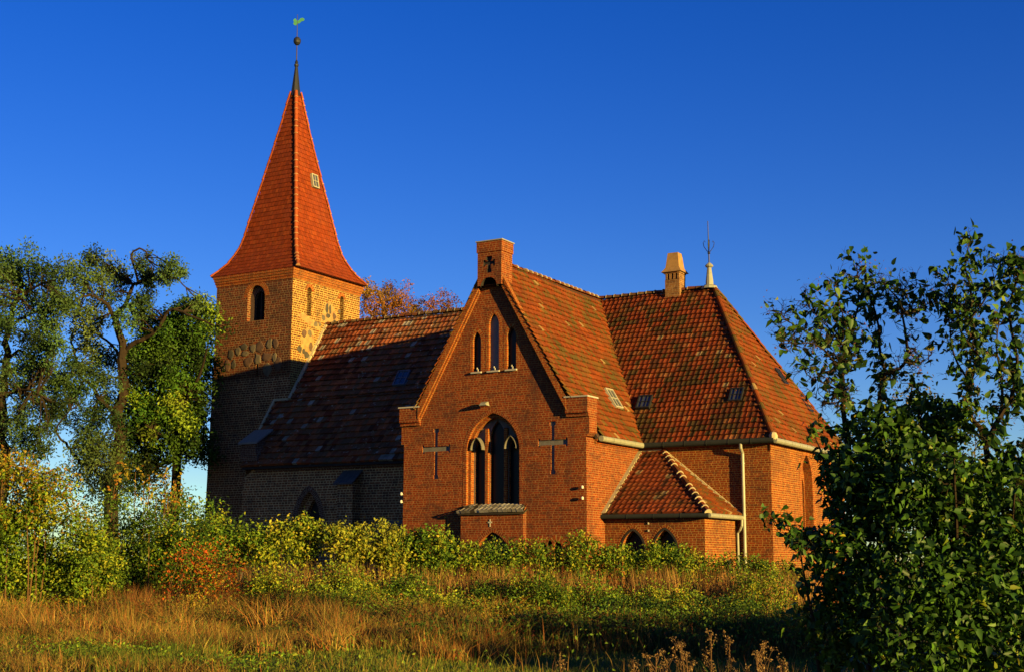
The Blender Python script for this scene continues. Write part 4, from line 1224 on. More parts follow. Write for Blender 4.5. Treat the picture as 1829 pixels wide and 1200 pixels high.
VINES = [
    ('tangled climbing plant with brown stems topping the fence beside the tower foot', [blob(395, 950, 37, 60, 20), blob(440, 965, 37, 50, 22)], 75, G_MID, .115),
    ('green climber heaped on the fence below the dark nave doorway', [blob(490, 965, 36.8, 50, 28), blob(550, 955, 37, 40, 24)], 105, G_YEL, .115),
    ('bright yellow-green climber mound on the fence left of the transept', [blob(620, 962, 36.6, 50, 26), blob(675, 965, 36.6, 50, 28), blob(700, 990, 36.4, 40, 28)], 140, [((0.34, 0.32, 0.035), 4), ((0.25, 0.27, 0.03), 3), ((.16, .2, .03), 1)], .125),
    ('green climber hanging down the fence in front of the left end of the transept', [blob(745, 985, 36.6, 45, 35), blob(775, 1000, 36.4, 35, 45), blob(770, 1055, 36.2, 26, 35), blob(740, 960, 37, 20, 15)], 150, G_MID, .12),
    ('dark green climber along the fence before the church porch', [blob(830, 990, 36.8, 40, 20), blob(900, 985, 36.8, 50, 20)], 90, G_MID, .10),
    ('leafy climber lump on the fence under the two narrow windows', [blob(965, 985, 36.8, 40, 18), blob(1035, 985, 36.7, 35, 24)], 95, G_MID, .10),
    ('climber draped on the fence below the left sacristy window', [blob(1090, 995, 36.8, 40, 18), blob(1150, 997, 36.8, 35, 20)], 85, G_MID, .10),
    ('climber spilling over the fence below the right sacristy window', [blob(1205, 1003, 36.8, 45, 20), blob(1255, 1015, 36.8, 35, 16)], 85, G_MID, .10),
    ('thin sprawling climber on the fence in front of the choir downpipe', [blob(1320, 1012, 36.8, 45, 15), blob(1385, 1018, 36.6, 45, 20)], 85, G_MID, .10),
]
for lab, bl, n, pal, ls in VINES:
    bl = [(b[0], b[1], b[2] + random.uniform(-.14, .02), b[3], b[4], b[5] * random.uniform(1.05, 1.4)) for b in bl]
    bl += [(b[0] + random.uniform(-.4, .4), b[1], b[2] - random.uniform(.2, .5), b[3] * .35, b[4] * .5, b[5] * 1.1) for b in bl]
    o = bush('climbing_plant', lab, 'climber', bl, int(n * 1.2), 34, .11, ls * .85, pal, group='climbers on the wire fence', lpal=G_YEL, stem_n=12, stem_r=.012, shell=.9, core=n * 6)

SHRUBS = [
    ('small light green shrub in dry stalks under the fence, right of the red shrub', [blob(490, 1045, 34.5, 42, 28), blob(455, 1055, 34.5, 30, 20)], 60, G_YEL),
    ('yellow-green shrub growing out of the gap in the fence climbers', [blob(600, 1040, 34.5, 38, 38), blob(645, 1055, 34.3, 40, 30)], 85, G_YEL),
    ('green shrub below the hanging climber', [blob(735, 1060, 34.3, 45, 28), blob(700, 1075, 34, 40, 25)], 85, G_MID),
    ('leggy shrub with small leaves in front of the porch', [blob(840, 1065, 34.5, 45, 25), blob(885, 1060, 34.5, 25, 22)], 42, G_MID),
    ('rounded dark green shrub in front of the narrow windows', [blob(955, 1055, 34, 50, 32), blob(1000, 1070, 33.6, 40, 25)], 105, G_MID),
    ('rounded green shrub below the left sacristy window', [blob(1055, 1060, 34, 40, 30), blob(1090, 1075, 33.8, 40, 25)], 54, G_MID),
    ('loose shrub with yellowing leaves below the sacristy corner', [blob(1180, 1070, 34, 50, 25), blob(1235, 1070, 34, 40, 28)], 51, G_YEL),
    ('airy yellow-green shrub against the foot of the choir downpipe', [blob(1330, 1060, 34, 40, 32), blob(1385, 1055, 34, 40, 38)], 57, G_YEL),
    ('pale green leafy shrub at the meadow edge left of the porch', [blob(790, 1085, 32.5, 45, 20), blob(730, 1095, 32, 40, 22)], 80, G_YEL),
    ('yellow-green shrub in the meadow under the bright climber mound', [blob(560, 1070, 33, 45, 25), blob(640, 1072, 33, 45, 24)], 90, G_YEL),
    ('rusty low shrub in the meadow in front of the narrow windows', [blob(930, 1095, 31, 50, 16), blob(860, 1095, 31, 40, 16)], 60, G_AUT),
    ('low spreading green bush in the meadow below the yellow climber', [blob(590, 1085, 31.5, 60, 24), blob(660, 1095, 31, 60, 28), blob(700, 1105, 30.5, 40, 22)], 130, G_MID),
    ('dark bushy clump with drooping stems in the meadow centre', [blob(440, 1080, 31.5, 30, 26), blob(500, 1090, 31, 40, 22)], 70, G_DARK),
    ('broad green shrub right of the meadow centre, half in shadow', [blob(1120, 1100, 29, 70, 28), blob(1200, 1105, 28.8, 60, 30)], 130, G_DARK),
    ('green shrub in shadow close to the lilac', [blob(1300, 1100, 29, 70, 30), blob(1250, 1120, 28, 60, 25)], 120, G_DARK),
]
for lab, bl, n, pal in SHRUBS:
    bush('shrub', lab, 'shrub', bl, int(n * 1.1), 34, .11, .068, pal, core=n * 6, shell=.9, group='shrubs in front of the fence', lpal=G_MID, stem_n=12, stem_r=.01)


# --- trees
def limb(mb, path, r0, r1, n=7, thin=1.0):
    """tapered limb through a path, resampled and slightly gnarled"""
    P = [Vector(p) for p in path]
    out = []
    for i in range(len(P) - 1):
        a, b = P[max(i - 1, 0)], P[i]
        c, e = P[i + 1], P[min(i + 2, len(P) - 1)]
        for k in range(3):
            t = k / 3
            out.append(0.5 * ((2 * b) + (c - a) * t + (2 * a - 5 * b + 4 * c - e) * t * t + (3 * b - a - 3 * c + e) * t ** 3))
    out.append(P[-1])
    m_ = len(out)
    rad = [r0 + (r1 - r0) * (i / (m_ - 1)) ** .8 for i in range(m_)]
    rad = [x * thin for x in rad]
    out = [p + Vector(rng.normal(size=3)) * rad[i] * .3 for i, p in enumerate(out)]
    mb.tube(out, rad, n, caps=False)
    return out


def twigs(mb, p, d, L, r, depth, tips, spread=.7, sides=4):
    """recursive twigs; collects tip points"""
    d = d.normalized()
    q = p + d * L * .5 + Vector(rng.normal(size=3)) * L * .1
    e = q + (d + Vector(rng.normal(size=3)) * .3).normalized() * L * .5
    mb.tube([p, q, e], [r, r * .75, r * .5], sides, caps=False)
    tips.append(e); tips.append(q)
    if depth > 0:
        for k in range(2 + (random.random() < .4)):
            nd_ = (d + Vector(rng.normal(size=3)) * spread + Vector((0, 0, .1))).normalized()
            twigs(mb, e if k < 2 else q, nd_, L * random.uniform(.6, .85), r * .55, depth - 1, tips, spread, sides)


def Q(zx, zy, d, jit=0.0):
    """pixel of the enlarged left-hand detail -> point"""
    return at(zx / 2.726, 420 + zy / 2.726, d + (random.uniform(-jit, jit) if jit else 0))


def traced_tree(name, label, D, paths, clumps, per, cr, ls, pal, bark, conv, group=None, dj=2.0, strands=True):
    root = thing(name, label, 'tree', conv(*paths[0][0][0], D) * Vector((1, 1, 0)) if False else (conv(*paths[0][0][0], D).x, conv(*paths[0][0][0], D).y, 0), group)
    mb = MB(); nodes = []
    for pts, r0, r1, dd in paths:
        n = len(pts)
        P = [conv(x, y, D + dd * i / max(1, n - 1)) for i, (x, y) in enumerate(pts)]
        if pts is paths[0][0]:
            P = [Vector((P[0].x, P[0].y, -0.1))] + P
        nodes += [(q, 0) for q in limb(mb, P, r0, r1, 7, .9 if pts is paths[0][0] else .62)]
    mb.build('trunk', [bark], root, True)
    mb = MB(); pts = []; cols = []
    NA = np.array([n_[0] for n_ in nodes])
    cw = palette(len(clumps), pal, .25)
    for (x, y, r_, *fr), c0 in zip(clumps, cw):
        if conv is Q and y > 900: c0 = c0 * .6      # lower clumps darker; ivy on the gnarled tree's trunk
        ctr = np.array(conv(x, y, D + random.uniform(-dj, dj)))
        rad = r_ / 2.726 * D / FPX if conv is Q else r_ * D / FPX
        i = np.argmin(((NA - ctr) ** 2).sum(1))
        tips = []
        for k in range(5):
            tgt = Vector(ctr) + Vector(rng.normal(size=3)) * rad * .45
            a = Vector(NA[i]); dv = tgt - a
            mb.tube([a, a.lerp(tgt, .5) + Vector(rng.normal(size=3)) * .12, tgt], [.032, .022, .012], 4, caps=False)
            twigs(mb, tgt, dv + Vector((0, 0, .2)), rad * .55, .012, 3, tips, .8, 3)
            twigs(mb, a.lerp(tgt, .6), dv, rad * .5, .010, 2, tips, .9, 3)
        tp = np.array([list(t) for t in tips])
        m_ = int(per * (fr[0] if fr else 1))
        base = tp[rng.integers(len(tp), size=m_)]
        p_ = base + rng.normal(size=(m_, 3)) * cr + rng.normal(size=(m_, 3)) * rad * .2
        pts.append(p_); cols.append(c0 * rng.uniform(.7, 1.3, (m_, 1)))
    mb.build('branches', [bark], root, True)
    P = np.concatenate(pts); col = np.concatenate(cols)
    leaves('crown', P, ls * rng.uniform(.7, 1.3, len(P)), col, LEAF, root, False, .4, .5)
    return root


G_ROB = [((0.075, 0.14, 0.040), 4), ((0.05, 0.095, 0.030), 3), ((0.12, 0.18, 0.05), 2), ((0.025, 0.05, 0.018), 1.5)]
rob_paths = [
    ([(560, 1200), (575, 1000), (590, 850), (595, 700), (602, 560), (580, 480), (550, 390)], .40, .15, 0),
    ([(550, 395), (620, 330), (640, 260), (690, 225), (760, 215), (815, 205), (860, 215), (905, 255)], .20, .04, 1.5),
    ([(672, 232), (655, 160), (640, 95), (680, 66), (715, 92), (700, 120), (675, 130), (665, 170)], .10, .04, -.5),
    ([(552, 385), (520, 340), (480, 310), (440, 295), (390, 305), (365, 325)], .17, .05, -2),
    ([(604, 565), (660, 520), (730, 490), (790, 430), (815, 370), (870, 365), (930, 395), (1000, 420), (1040, 440)], .20, .05, -1.5),
    ([(545, 850), (480, 790), (440, 720), (395, 690), (370, 600), (350, 540), (350, 480), (385, 455)], .18, .05, 1.5),
    ([(540, 1115), (430, 1115), (380, 1090), (340, 1040), (310, 1000), (275, 960), (290, 910), (340, 850)], .17, .04, -2),
    ([(598, 600), (540, 530), (470, 480), (400, 450), (340, 420)], .12, .04, 2),
    ([(590, 800), (640, 720), (700, 715), (760, 725)], .10, .03, 2),
]
rob_cl = [(450, 190, 60), (530, 160, 55), (480, 130, 40), (370, 190, 55), (420, 240, 55), (600, 220, 50), (560, 270, 45), (500, 260, 55), (350, 330, 45), (820, 150, 50), (850, 180, 40), (800, 200, 30), (730, 240, 40), (700, 215, 30), (712, 100, 22, .25), (690, 150, 24, .3), (650, 120, 18, .12), (680, 340, 50), (720, 360, 45),
          (450, 420, 70), (400, 400, 50), (500, 440, 60), (370, 480, 50), (620, 420, 50), (690, 400, 55), (730, 430, 40), (960, 350, 45), (920, 345, 30), (1000, 350, 30), (540, 600, 50), (480, 590, 45), (420, 560, 50), (440, 660, 55), (390, 700, 50), (360, 650, 40), (520, 700, 50),
          (400, 760, 55), (360, 830, 55), (470, 820, 60), (520, 780, 50), (640, 650, 45), (660, 580, 40), (450, 910, 70), (520, 900, 70), (430, 960, 70), (500, 980, 80), (440, 1040, 80), (520, 1080, 80), (600, 1060, 80), (620, 960, 70), (650, 1020, 80), (620, 880, 50), (560, 1150, 90), (480, 1150, 80), (660, 1130, 80), (300, 690, 40), (330, 760, 40), (420, 1120, 80), (480, 1200, 90), (560, 1230, 90), (640, 1210, 90), (560, 1000, 80), (600, 1150, 90), (540, 1150, 80), (390, 1060, 60), (620, 1110, 80), (500, 1040, 80)]
traced_tree('acacia_tree', 'airy gnarled tree with curling bare top branches left of the tower', 60, rob_paths, rob_cl, 560, .12, .14, G_ROB, BARK, Q, 'trees left of the church')

left_paths = [
    ([(15, 1200), (12, 1000), (10, 850), (15, 700), (30, 560), (40, 450), (70, 330), (110, 240)], .32, .09, 0),
    ([(35, 470), (0, 400), (-60, 330), (-140, 270)], .2, .06, 2),
    ([(60, 350), (130, 280), (200, 240), (270, 220)], .15, .04, -2),
    ([(20, 620), (90, 560), (150, 600), (200, 630), (240, 660)], .13, .04, 2),
    ([(12, 800), (60, 760), (130, 750), (200, 780)], .12, .04, -2),
    ([(12, 900), (80, 900), (140, 940), (200, 990)], .12, .04, 1),
    ([(38, 450), (120, 400), (200, 370), (270, 380)], .12, .04, 1),
]
left_cl = [(60, 180, 60), (150, 170, 60), (220, 200, 55), (280, 230, 55), (20, 210, 60), (100, 240, 70), (180, 260, 70), (250, 290, 60), (290, 330, 40), (60, 300, 70), (130, 330, 70), (200, 350, 65), (260, 380, 50), (20, 350, 70), (90, 400, 65), (160, 430, 60), (230, 440, 45), (30, 440, 50),
           (120, 490, 60), (200, 510, 55), (270, 540, 45), (240, 580, 45), (160, 570, 50), (80, 640, 55), (20, 690, 60), (150, 660, 50), (220, 680, 50), (100, 730, 60), (180, 760, 60), (250, 780, 40), (40, 800, 60), (120, 830, 60), (200, 850, 55), (90, 900, 60), (160, 940, 60), (210, 990, 55), (40, 960, 50), (110, 1000, 55), (190, 1050, 50), (250, 900, 35), (270, 830, 30),
           (-60, 260, 80), (-100, 350, 80), (-60, 450, 80), (-80, 600, 80), (-60, 750, 80), (0, 140, 40)]
traced_tree('acacia_tree', 'feathery grey-green tree cut off by the left edge of the photo', 58, left_paths, left_cl, 540, .13, .14, G_ROB, BARK, Q, 'trees left of the church')

map_paths = [
    ([(860, 1200), (865, 1000), (850, 850), (855, 700), (870, 550), (880, 460)], .3, .08, 0),
    ([(855, 900), (780, 800), (730, 700), (710, 600)], .2, .05, 2),
    ([(855, 850), (930, 760), (980, 650), (1010, 540)], .2, .05, -2),
    ([(860, 1000), (960, 930), (1020, 900)], .15, .05, 1),
    ([(855, 1000), (770, 960), (710, 920)], .15, .05, -2),
]
map_cl = []
for y in range(410, 1160, 52):
    lo = 820 if y < 440 else (760 if y < 520 else 695)
    if y > 980: lo = 700
    for x in range(lo, 1012, 54):
        if y > 1040 and x > 800 and random.random() < .75: continue
        if random.random() < .9: map_cl.append((x + random.uniform(-18, 18), y + random.uniform(-15, 15), 52))
G_MAP = [((0.05, 0.115, 0.015), 4), ((0.09, 0.18, 0.02), 3), ((0.19, 0.28, 0.025), 2), ((0.018, 0.038, 0.009), 3)]
traced_tree('maple_tree', 'dense bright green leafy tree filling the gap beside the tower', 61, map_paths, map_cl, 480, .18, .17, G_MAP, BARK, Q, 'trees left of the church', dj=1.0)

ID = lambda x, y, d: at(x, y, d)
aut_paths = [
    ([(690, 700), (690, 600), (685, 550), (675, 520)], .4, .1, 0),
    ([(688, 590), (660, 560), (650, 535)], .15, .05, 1), ([(688, 590), (720, 565), (750, 558), (790, 555)], .15, .04, -1),
    ([(690, 600), (740, 590), (800, 570), (815, 560)], .15, .05, 1),
]
aut_cl = [(x + random.uniform(-5, 5), y + random.uniform(-4, 4), 14) for x, y in ((655, 530), (668, 522), (682, 520), (695, 524), (660, 545), (675, 540), (690, 540), (705, 538), (716, 530), (660, 560), (680, 560), (700, 556), (720, 556), (735, 557), (750, 555), (765, 560), (780, 557), (792, 553), (800, 548), (745, 570), (700, 575), (720, 575), (770, 575), (790, 570), (805, 562))]
traced_tree('autumn_tree', 'rust-brown autumn tree showing above the nave roof', 84, aut_paths, aut_cl, 330, .12, .14, [((0.27, 0.105, 0.010), 4), ((0.16, 0.06, 0.008), 3), ((0.26, 0.14, 0.012), 2)], TWIG, ID, dj=1.5)

# --- lilac in the right foreground
LD = 6.2
Zl = lambda zx, zy, d: at(1370 + zx / 3.0, 400 + zy / 3.0, d)
lil = thing('lilac_bush', 'tall dark lilac bush with upright bare-tipped stems filling the right foreground', 'bush', (at(1640, 1300, LD).x, at(1640, 1300, LD).y, 0))
lp = [
    ([(560, 2700), (520, 1900), (430, 1200), (410, 1000), (410, 860), (400, 760), (430, 680), (440, 600), (480, 480), (490, 330), (480, 220)], .028, .004, .1),
    ([(700, 2700), (650, 1800), (610, 1100), (610, 900), (635, 800), (610, 700), (600, 560), (570, 430), (575, 390)], .03, .004, -.2),
    ([(630, 810), (740, 740), (745, 600), (720, 470), (700, 400), (640, 340), (620, 310)], .016, .003, .2),
    ([(722, 480), (800, 470), (860, 430)], .008, .002, .1),
    ([(720, 470), (730, 400), (740, 340), (820, 345)], .008, .002, -.1),
    ([(410, 810), (330, 700), (250, 640), (150, 640), (115, 625)], .010, .002, -.2),
    ([(330, 700), (210, 580), (110, 520), (70, 470)], .009, .002, .2),
    ([(430, 680), (330, 560), (230, 450), (210, 410)], .009, .002, .3),
    ([(440, 600), (400, 470), (360, 340)], .008, .002, -.2),
    ([(410, 900), (300, 850), (210, 800), (190, 720)], .008, .002, .2),
    ([(400, 950), (320, 960), (240, 920)], .006, .002, .2),
    ([(1170, 2700), (1190, 1700), (1170, 1170), (1070, 1000), (1090, 850), (1130, 700), (1100, 520), (1090, 350), (1060, 220), (1090, 85)], .03, .004, .2),
    ([(1175, 1180), (1250, 1030), (1320, 900), (1340, 720), (1300, 500), (1330, 330), (1370, 270)], .024, .004, -.3),
    ([(1250, 1030), (1260, 850), (1230, 650), (1250, 480)], .014, .003, .3),
    ([(1100, 500), (1170, 400), (1240, 250), (1270, 190)], .009, .002, -.2),
    ([(1090, 850), (1000, 700), (980, 560), (970, 480), (960, 350)], .010, .002, .2),
    ([(1130, 700), (1040, 580), (1000, 400), (965, 300)], .009, .002, -.2),
    ([(740, 740), (820, 740), (880, 700)], .006, .002, .2),
    ([(900, 2700), (880, 1700), (800, 1200), (760, 1000), (780, 860)], .026, .004, .3),
    ([(620, 2400), (480, 1800), (380, 1500), (300, 1250), (240, 1100)], .022, .004, .2),
    ([(560, 2400), (380, 1900), (250, 1720), (120, 1640), (40, 1610)], .014, .003, .1),
    ([(1400, 2700), (1450, 1800), (1420, 1300), (1450, 1000), (1440, 800)], .03, .004, -.2),
    ([(1650, 2700), (1700, 1800), (1620, 1200), (1600, 800), (1560, 500)], .03, .004, .1),
    ([(1000, 2700), (1020, 2000), (1010, 1500), (1000, 1250)], .03, .006, -.5),
    ([(300, 2700), (260, 2200), (200, 1900), (170, 1700)], .02, .004, -.1),
    ([(1240, 2700), (1280, 2200), (1300, 1700), (1330, 1400)], .026, .006, -.6),
]
mb = MB(); lnodes = []; lwt = []
DENS = {2: .35, 3: .35, 4: .4, 17: .25, 10: .3, 9: .5, 5: .5, 6: .45, 7: .7, 0: 1.2, 1: .8, 11: 1.3, 12: 1.3, 13: 1.2, 14: 1.2, 15: .8, 16: .8}
for li, (pts, r0, r1, dd) in enumerate(lp):
    d0 = LD + random.uniform(.05, .45)
    if len(pts) < 9: d0 = LD + random.uniform(-.15, .15)
    P = [Zl(x, y, d0 + dd * i / len(pts)) for i, (x, y) in enumerate(pts)]
    o_ = limb(mb, P, r0, r1, 6, .6)
    nn_ = [q for q in o_ if q.z > .7]
    lnodes += nn_; lwt += [DENS.get(li, 1.0)] * len(nn_)
mb.build('stems', [BARK], lil, True)
mb = MB(); ltips = []; ltw = []
for q, wq in zip(lnodes, lwt):
    for k in range(3):
        n0_ = len(ltips)
        twigs(mb, q, Vector(rng.normal(size=3)) * .8 + Vector((0, 0, .35)), random.uniform(.025, .06), .0028, 2, ltips, .8, 3)
        ltw += [wq] * (len(ltips) - n0_)
mb.build('twigs', [BARK], lil, True)
LT = np.array([list(q) for q in ltips])
# leaves on the twigs and through the dense body of the bush
def lil_blob(zx, zy, d, rx, rz):
    p = Zl(zx, zy, d); s = d / FPX / 3
    return (p.x, p.y, p.z, rx * s, rx * s * .8, rz * s)
body = [lil_blob(620, 1120, 6.3, 200, 170), lil_blob(880, 1080, 6.4, 210, 160), lil_blob(520, 1420, 6.2, 230, 260), lil_blob(800, 1450, 6.1, 330, 300), lil_blob(1150, 1550, 6.1, 330, 300), lil_blob(420, 1800, 6.1, 200, 220), lil_blob(380, 2150, 6.1, 170, 260), lil_blob(800, 2050, 5.9, 400, 400),
        lil_blob(1250, 2050, 5.9, 400, 450), lil_blob(1500, 1450, 6.3, 330, 330), lil_blob(1700, 1900, 6.1, 420, 600), lil_blob(1800, 1000, 6.4, 240, 300), lil_blob(380, 1330, 6.3, 100, 130), lil_blob(240, 1650, 6.3, 90, 40), lil_blob(2100, 1500, 6.2, 450, 700), lil_blob(2500, 1700, 6.1, 450, 800)]
nb = 36000
Pb = ell_points(body, nb, .55)
ltw = np.array(ltw); sel = LT[rng.choice(len(LT), size=4300, p=ltw / ltw.sum())] + rng.normal(size=(4300, 3)) * .016
keep = (np.array([(Vector(p) - Vector((0, 0, EYE))).dot(UP) for p in sel]) < .95 * 9)
P_ = np.concatenate([Pb, sel[keep]])
G_LIL = [((0.020, 0.058, 0.007), 4), ((0.034, 0.088, 0.009), 4), ((0.065, 0.14, 0.012), 2), ((0.16, 0.20, 0.018), .35), ((0.27, 0.25, 0.02), .1)]
cl_ = palette(len(P_), G_LIL, .3)
leaves('foliage', P_, .037 * rng.uniform(.5, 1.35, len(P_)), cl_, LEAF_DARK, lil, True, .55, .68, up=.25)
# dry flower heads at the stem tips
tp = np.array([list(q) for q in ltips])
top = tp[tp[:, 2] > 2.2]
if len(top):
    hd = top[rng.integers(len(top), size=150)]
    PP = np.repeat(hd, 9, 0) + rng.normal(size=(150 * 9, 3)) * np.array([.010, .010, .03])
    leaves('seed_heads', PP, .014, palette(len(PP), [((0.14, 0.07, 0.05), 1), ((0.09, 0.05, 0.04), 1)]), DRY, lil)

bush('hazel_bush', 'small-leaved yellowing bush showing between the lilac stems', 'bush', [blob(1640, 760, 20, 90, 70), blob(1600, 850, 20, 110, 90), blob(1700, 850, 20, 110, 90)] + [blob(1640, 980, 20, 150, 110)], 260, 26, .15, .06, [((0.17, 0.13, 0.025), 3), ((0.07, 0.09, 0.018), 3), ((0.04, 0.06, 0.013), 2)], stem_n=30)
# hedge outside the frame on the right; it throws the long shadow over the meadow
hb = []
for k in range(9):
    l_, dd = 8.85 + k * .92, 13.9 + k * .38
    p = Vector((RT.x, RT.y, 0)).normalized() * l_ + Vector((FW.x, FW.y, 0)).normalized() * dd
    ht = 1.05 + .06 * k
    hb.append((p.x, p.y, ht * .8, .75, .75, ht))
bush('hedge', 'dense dark hedge beyond the lilac, throwing the long shadow over the meadow', 'hedge', hb, 900, 46, .16, .12, G_DARK, core=9000, stem_n=40)


# --- grasses
def blades(name, P, H, Wd, col, mat, lean=.3, parent=None):
    n = len(P)
    th = rng.uniform(0, 2 * np.pi, n); dx = np.stack([np.cos(th), np.sin(th), np.zeros(n)], 1)
    ph = rng.uniform(0, 2 * np.pi, n); ln = np.stack([np.cos(ph), np.sin(ph), np.zeros(n)], 1) * (np.abs(rng.normal(size=n)) * lean)[:, None]
    ln += np.array([[-.06, .02, 0]])
    H = H[:, None]; Wd = np.broadcast_to(Wd, (n,))[:, None]
    z = np.array([[0, 0, 1.0]])
    V = np.stack([P - dx * Wd, P + dx * Wd, P + z * H * .55 + ln * H * .35 + dx * Wd * .8, P + z * H * .55 + ln * H * .35 - dx * Wd * .8, P + z * H + ln * H], 1).reshape(-1, 3)
    i = np.arange(n)[:, None] * 5
    F = np.concatenate([np.concatenate([i, i + 1, i + 2], 1), np.concatenate([i, i + 2, i + 3], 1), np.concatenate([i + 3, i + 2, i + 4], 1)], 0)
    return raw_mesh(name, V, F, np.repeat(col, 5, 0), mat, parent)


def field(n, pxr, dr, dens=None, pw=1.0):
    """random ground points spread over a sector of the view"""
    d = np.sqrt(rng.uniform(dr[0] ** 2, dr[1] ** 2, n)); px = rng.uniform(*pxr, n)
    fx = np.array([FW.x, FW.y]) / math.hypot(FW.x, FW.y); rx = np.array([RT.x, RT.y]) / math.hypot(RT.x, RT.y)
    l = (px - 914.5) / FPX * d
    xy = fx[None] * d[:, None] + rx[None] * l[:, None]
    P = np.concatenate([xy, gz(xy[:, 0], xy[:, 1])[:, None]], 1)
    if dens is not None:
        k = rng.random(n) < dens(px, d)
        return P[k], px[k], d[k]
    return P, px, d


def patchy(P, s, o=0.0):
    x, y = P[:, 0] * s + o, P[:, 1] * s + o * 1.7
    return .5 + .25 * (np.sin(x * 1.3 + 1.7 * np.sin(y * .9)) + np.sin(y * 1.7 + 1.3 * np.sin(x * 1.1 + 2)))


DRYPAL = [((0.26, 0.155, 0.036), 4), ((0.17, 0.095, 0.025), 3), ((0.36, 0.24, 0.06), 2), ((0.12, 0.13, 0.02), 4), ((0.22, 0.075, 0.020), 1), ((0.06, 0.04, 0.015), 1.8)]
def dens_dry(px, d):
    short = (px > 420) & (d < 23.5 + np.clip((px - 900) / 400, -1, 1) * .4)
    return np.where(short, .05, .95)
P, px, d = field(150000, (-120, 1480), (18.5, 34), dens_dry)
k = patchy(P, .9); k2 = patchy(P, 2.3, 3.0)
keep_ = rng.random(len(P)) < .35 + .65 * k2
P, px, d, k, k2 = P[keep_], px[keep_], d[keep_], k[keep_], k2[keep_]
H = (.08 + .26 * k + .13 * k2) * rng.uniform(.45, 1.35, len(P))
col = palette(len(P), DRYPAL, .35) * (.65 + .6 * patchy(P, 1.4, 7.0))[:, None]
tx, _, td = field(300, (-110, 900), (22.5, 33.5))
nb_ = 150
TP = np.repeat(tx, nb_, 0) + np.concatenate([rng.normal(size=(len(tx) * nb_, 2)) * .16, np.zeros((len(tx) * nb_, 1))], 1)
TH = np.repeat(rng.uniform(.35, .95, len(tx)) * np.clip((td - 19) / 9, .45, 1), nb_) * rng.uniform(.5, 1.15, len(TP))
TC = palette(len(TP), DRYPAL + [((0.26, 0.085, 0.02), 3)], .25) * np.repeat(rng.uniform(.7, 1.7, len(tx)), nb_)[:, None]
P = np.concatenate([P, TP]); H = np.concatenate([H, TH]); col = np.concatenate([col, TC]); d = np.concatenate([d, np.repeat(td, nb_)])
g_ = (patchy(P, .7, 11.0) > .60) & (np.arange(len(P)) < len(P) - len(TP))
col[g_] = palette(int(g_.sum()), [((0.09, 0.14, 0.018), 3), ((0.17, 0.17, 0.025), 2), ((0.05, 0.085, 0.012), 2)], .3)
tag(blades('dry_grass', P, H, .0045 * (.6 + d / 40), col, DRY, .75), kind='stuff')
P, px, d = field(70000, (-150, 1500), (17, 27))
H = .04 + .06 * rng.random(len(P))
tag(blades('short_grass', P, H, .006, palette(len(P), [((0.14, 0.17, 0.02), 3), ((0.22, 0.19, 0.03), 2), ((0.08, 0.13, 0.015), 2)]), LEAF, .7), kind='stuff')
# tall dry stalks along and behind the fence
P, px, d = field(34000, (400, 1450), (35.2, 38.4))
cl = patchy(P, 1.9)
P = P[rng.random(len(P)) < cl]
tag(blades('dry_reeds', P, rng.uniform(.6, 1.6, len(P)), .009, palette(len(P), [((0.36, 0.21, 0.06), 4), ((0.25, 0.13, 0.04), 3), ((0.10, 0.055, 0.02), 2)], .35), DRY, .25), kind='stuff')
P, px, d = field(12000, (180, 440), (30.5, 36))
cl = patchy(P, 1.7, 2.0)
P = P[rng.random(len(P)) < cl ** 2]
tag(blades('dry_stalks', P, rng.uniform(.3, 1.15, len(P)), .006, palette(len(P), [((0.20, 0.095, 0.028), 4), ((0.13, 0.065, 0.02), 3), ((0.18, 0.055, 0.016), 2)], .35), DRY, .35), kind='stuff')
# low broad-leaved weeds in patches
def dens_weed(px, d):
    a = np.exp(-((px - 170) / 130) ** 2 - ((d - 21.3) / .9) ** 2)
    b = np.exp(-((px - 440) / 90) ** 2 - ((d - 20) / .6) ** 2)
    c = np.exp(-((px - 1300) / 240) ** 2 - ((d - 27) / 2.0) ** 2) * 1.0
    e = np.exp(-((px - 1395) / 60) ** 2 - ((d - 25.5) / 1.2) ** 2)
    f = np.exp(-((px - 640) / 180) ** 2 - ((d - 31) / 1.2) ** 2) * .6
    g = np.exp(-((px - 60) / 120) ** 2 - ((d - 27) / 2) ** 2) * .4
    return np.clip(np.maximum.reduce([a, b, c, e, f, g]) + .03, 0, 1)
P, px, d = field(90000, (-100, 1500), (19, 33), dens_weed)
P[:, 2] += rng.random(len(P)) ** .7 * np.where((px > 1000), .75, .32)
tag(leaves('weeds', P, .06 * rng.uniform(.6, 1.3, len(P)), palette(len(P), G_MID), LEAF), kind='stuff')
P, px, d = field(60000, (720, 1480), (24.0, 29.0))
lump_ = patchy(P, 2.1, 4.0)
k = rng.random(len(P)) < np.clip((px - 700) / 260, .25, 1) * (.35 + .65 * lump_)
P, lump_ = P[k], lump_[k]
P[:, 2] += (rng.random(len(P)) ** .6) * (.2 + .48 * lump_)
tag(leaves('undergrowth', P, .075 * rng.uniform(.5, 1.4, len(P)), palette(len(P), [((0.05, 0.10, 0.012), 4), ((0.10, 0.15, 0.016), 2), ((0.14, 0.08, 0.02), 1), ((0.20, 0.06, 0.015), .6)], .35), LEAF), kind='stuff')
P, px, d = field(60000, (-120, 760), (23.5, 34))
lump_ = patchy(P, 1.7, 9.0) * np.clip((d - 22) / 7, .15, 1)
k = rng.random(len(P)) < np.clip(lump_ * 1.9 - .45, 0, 1)
P, lump_ = P[k], lump_[k]
P[:, 2] += (rng.random(len(P)) ** .7) * (.08 + .85 * lump_)
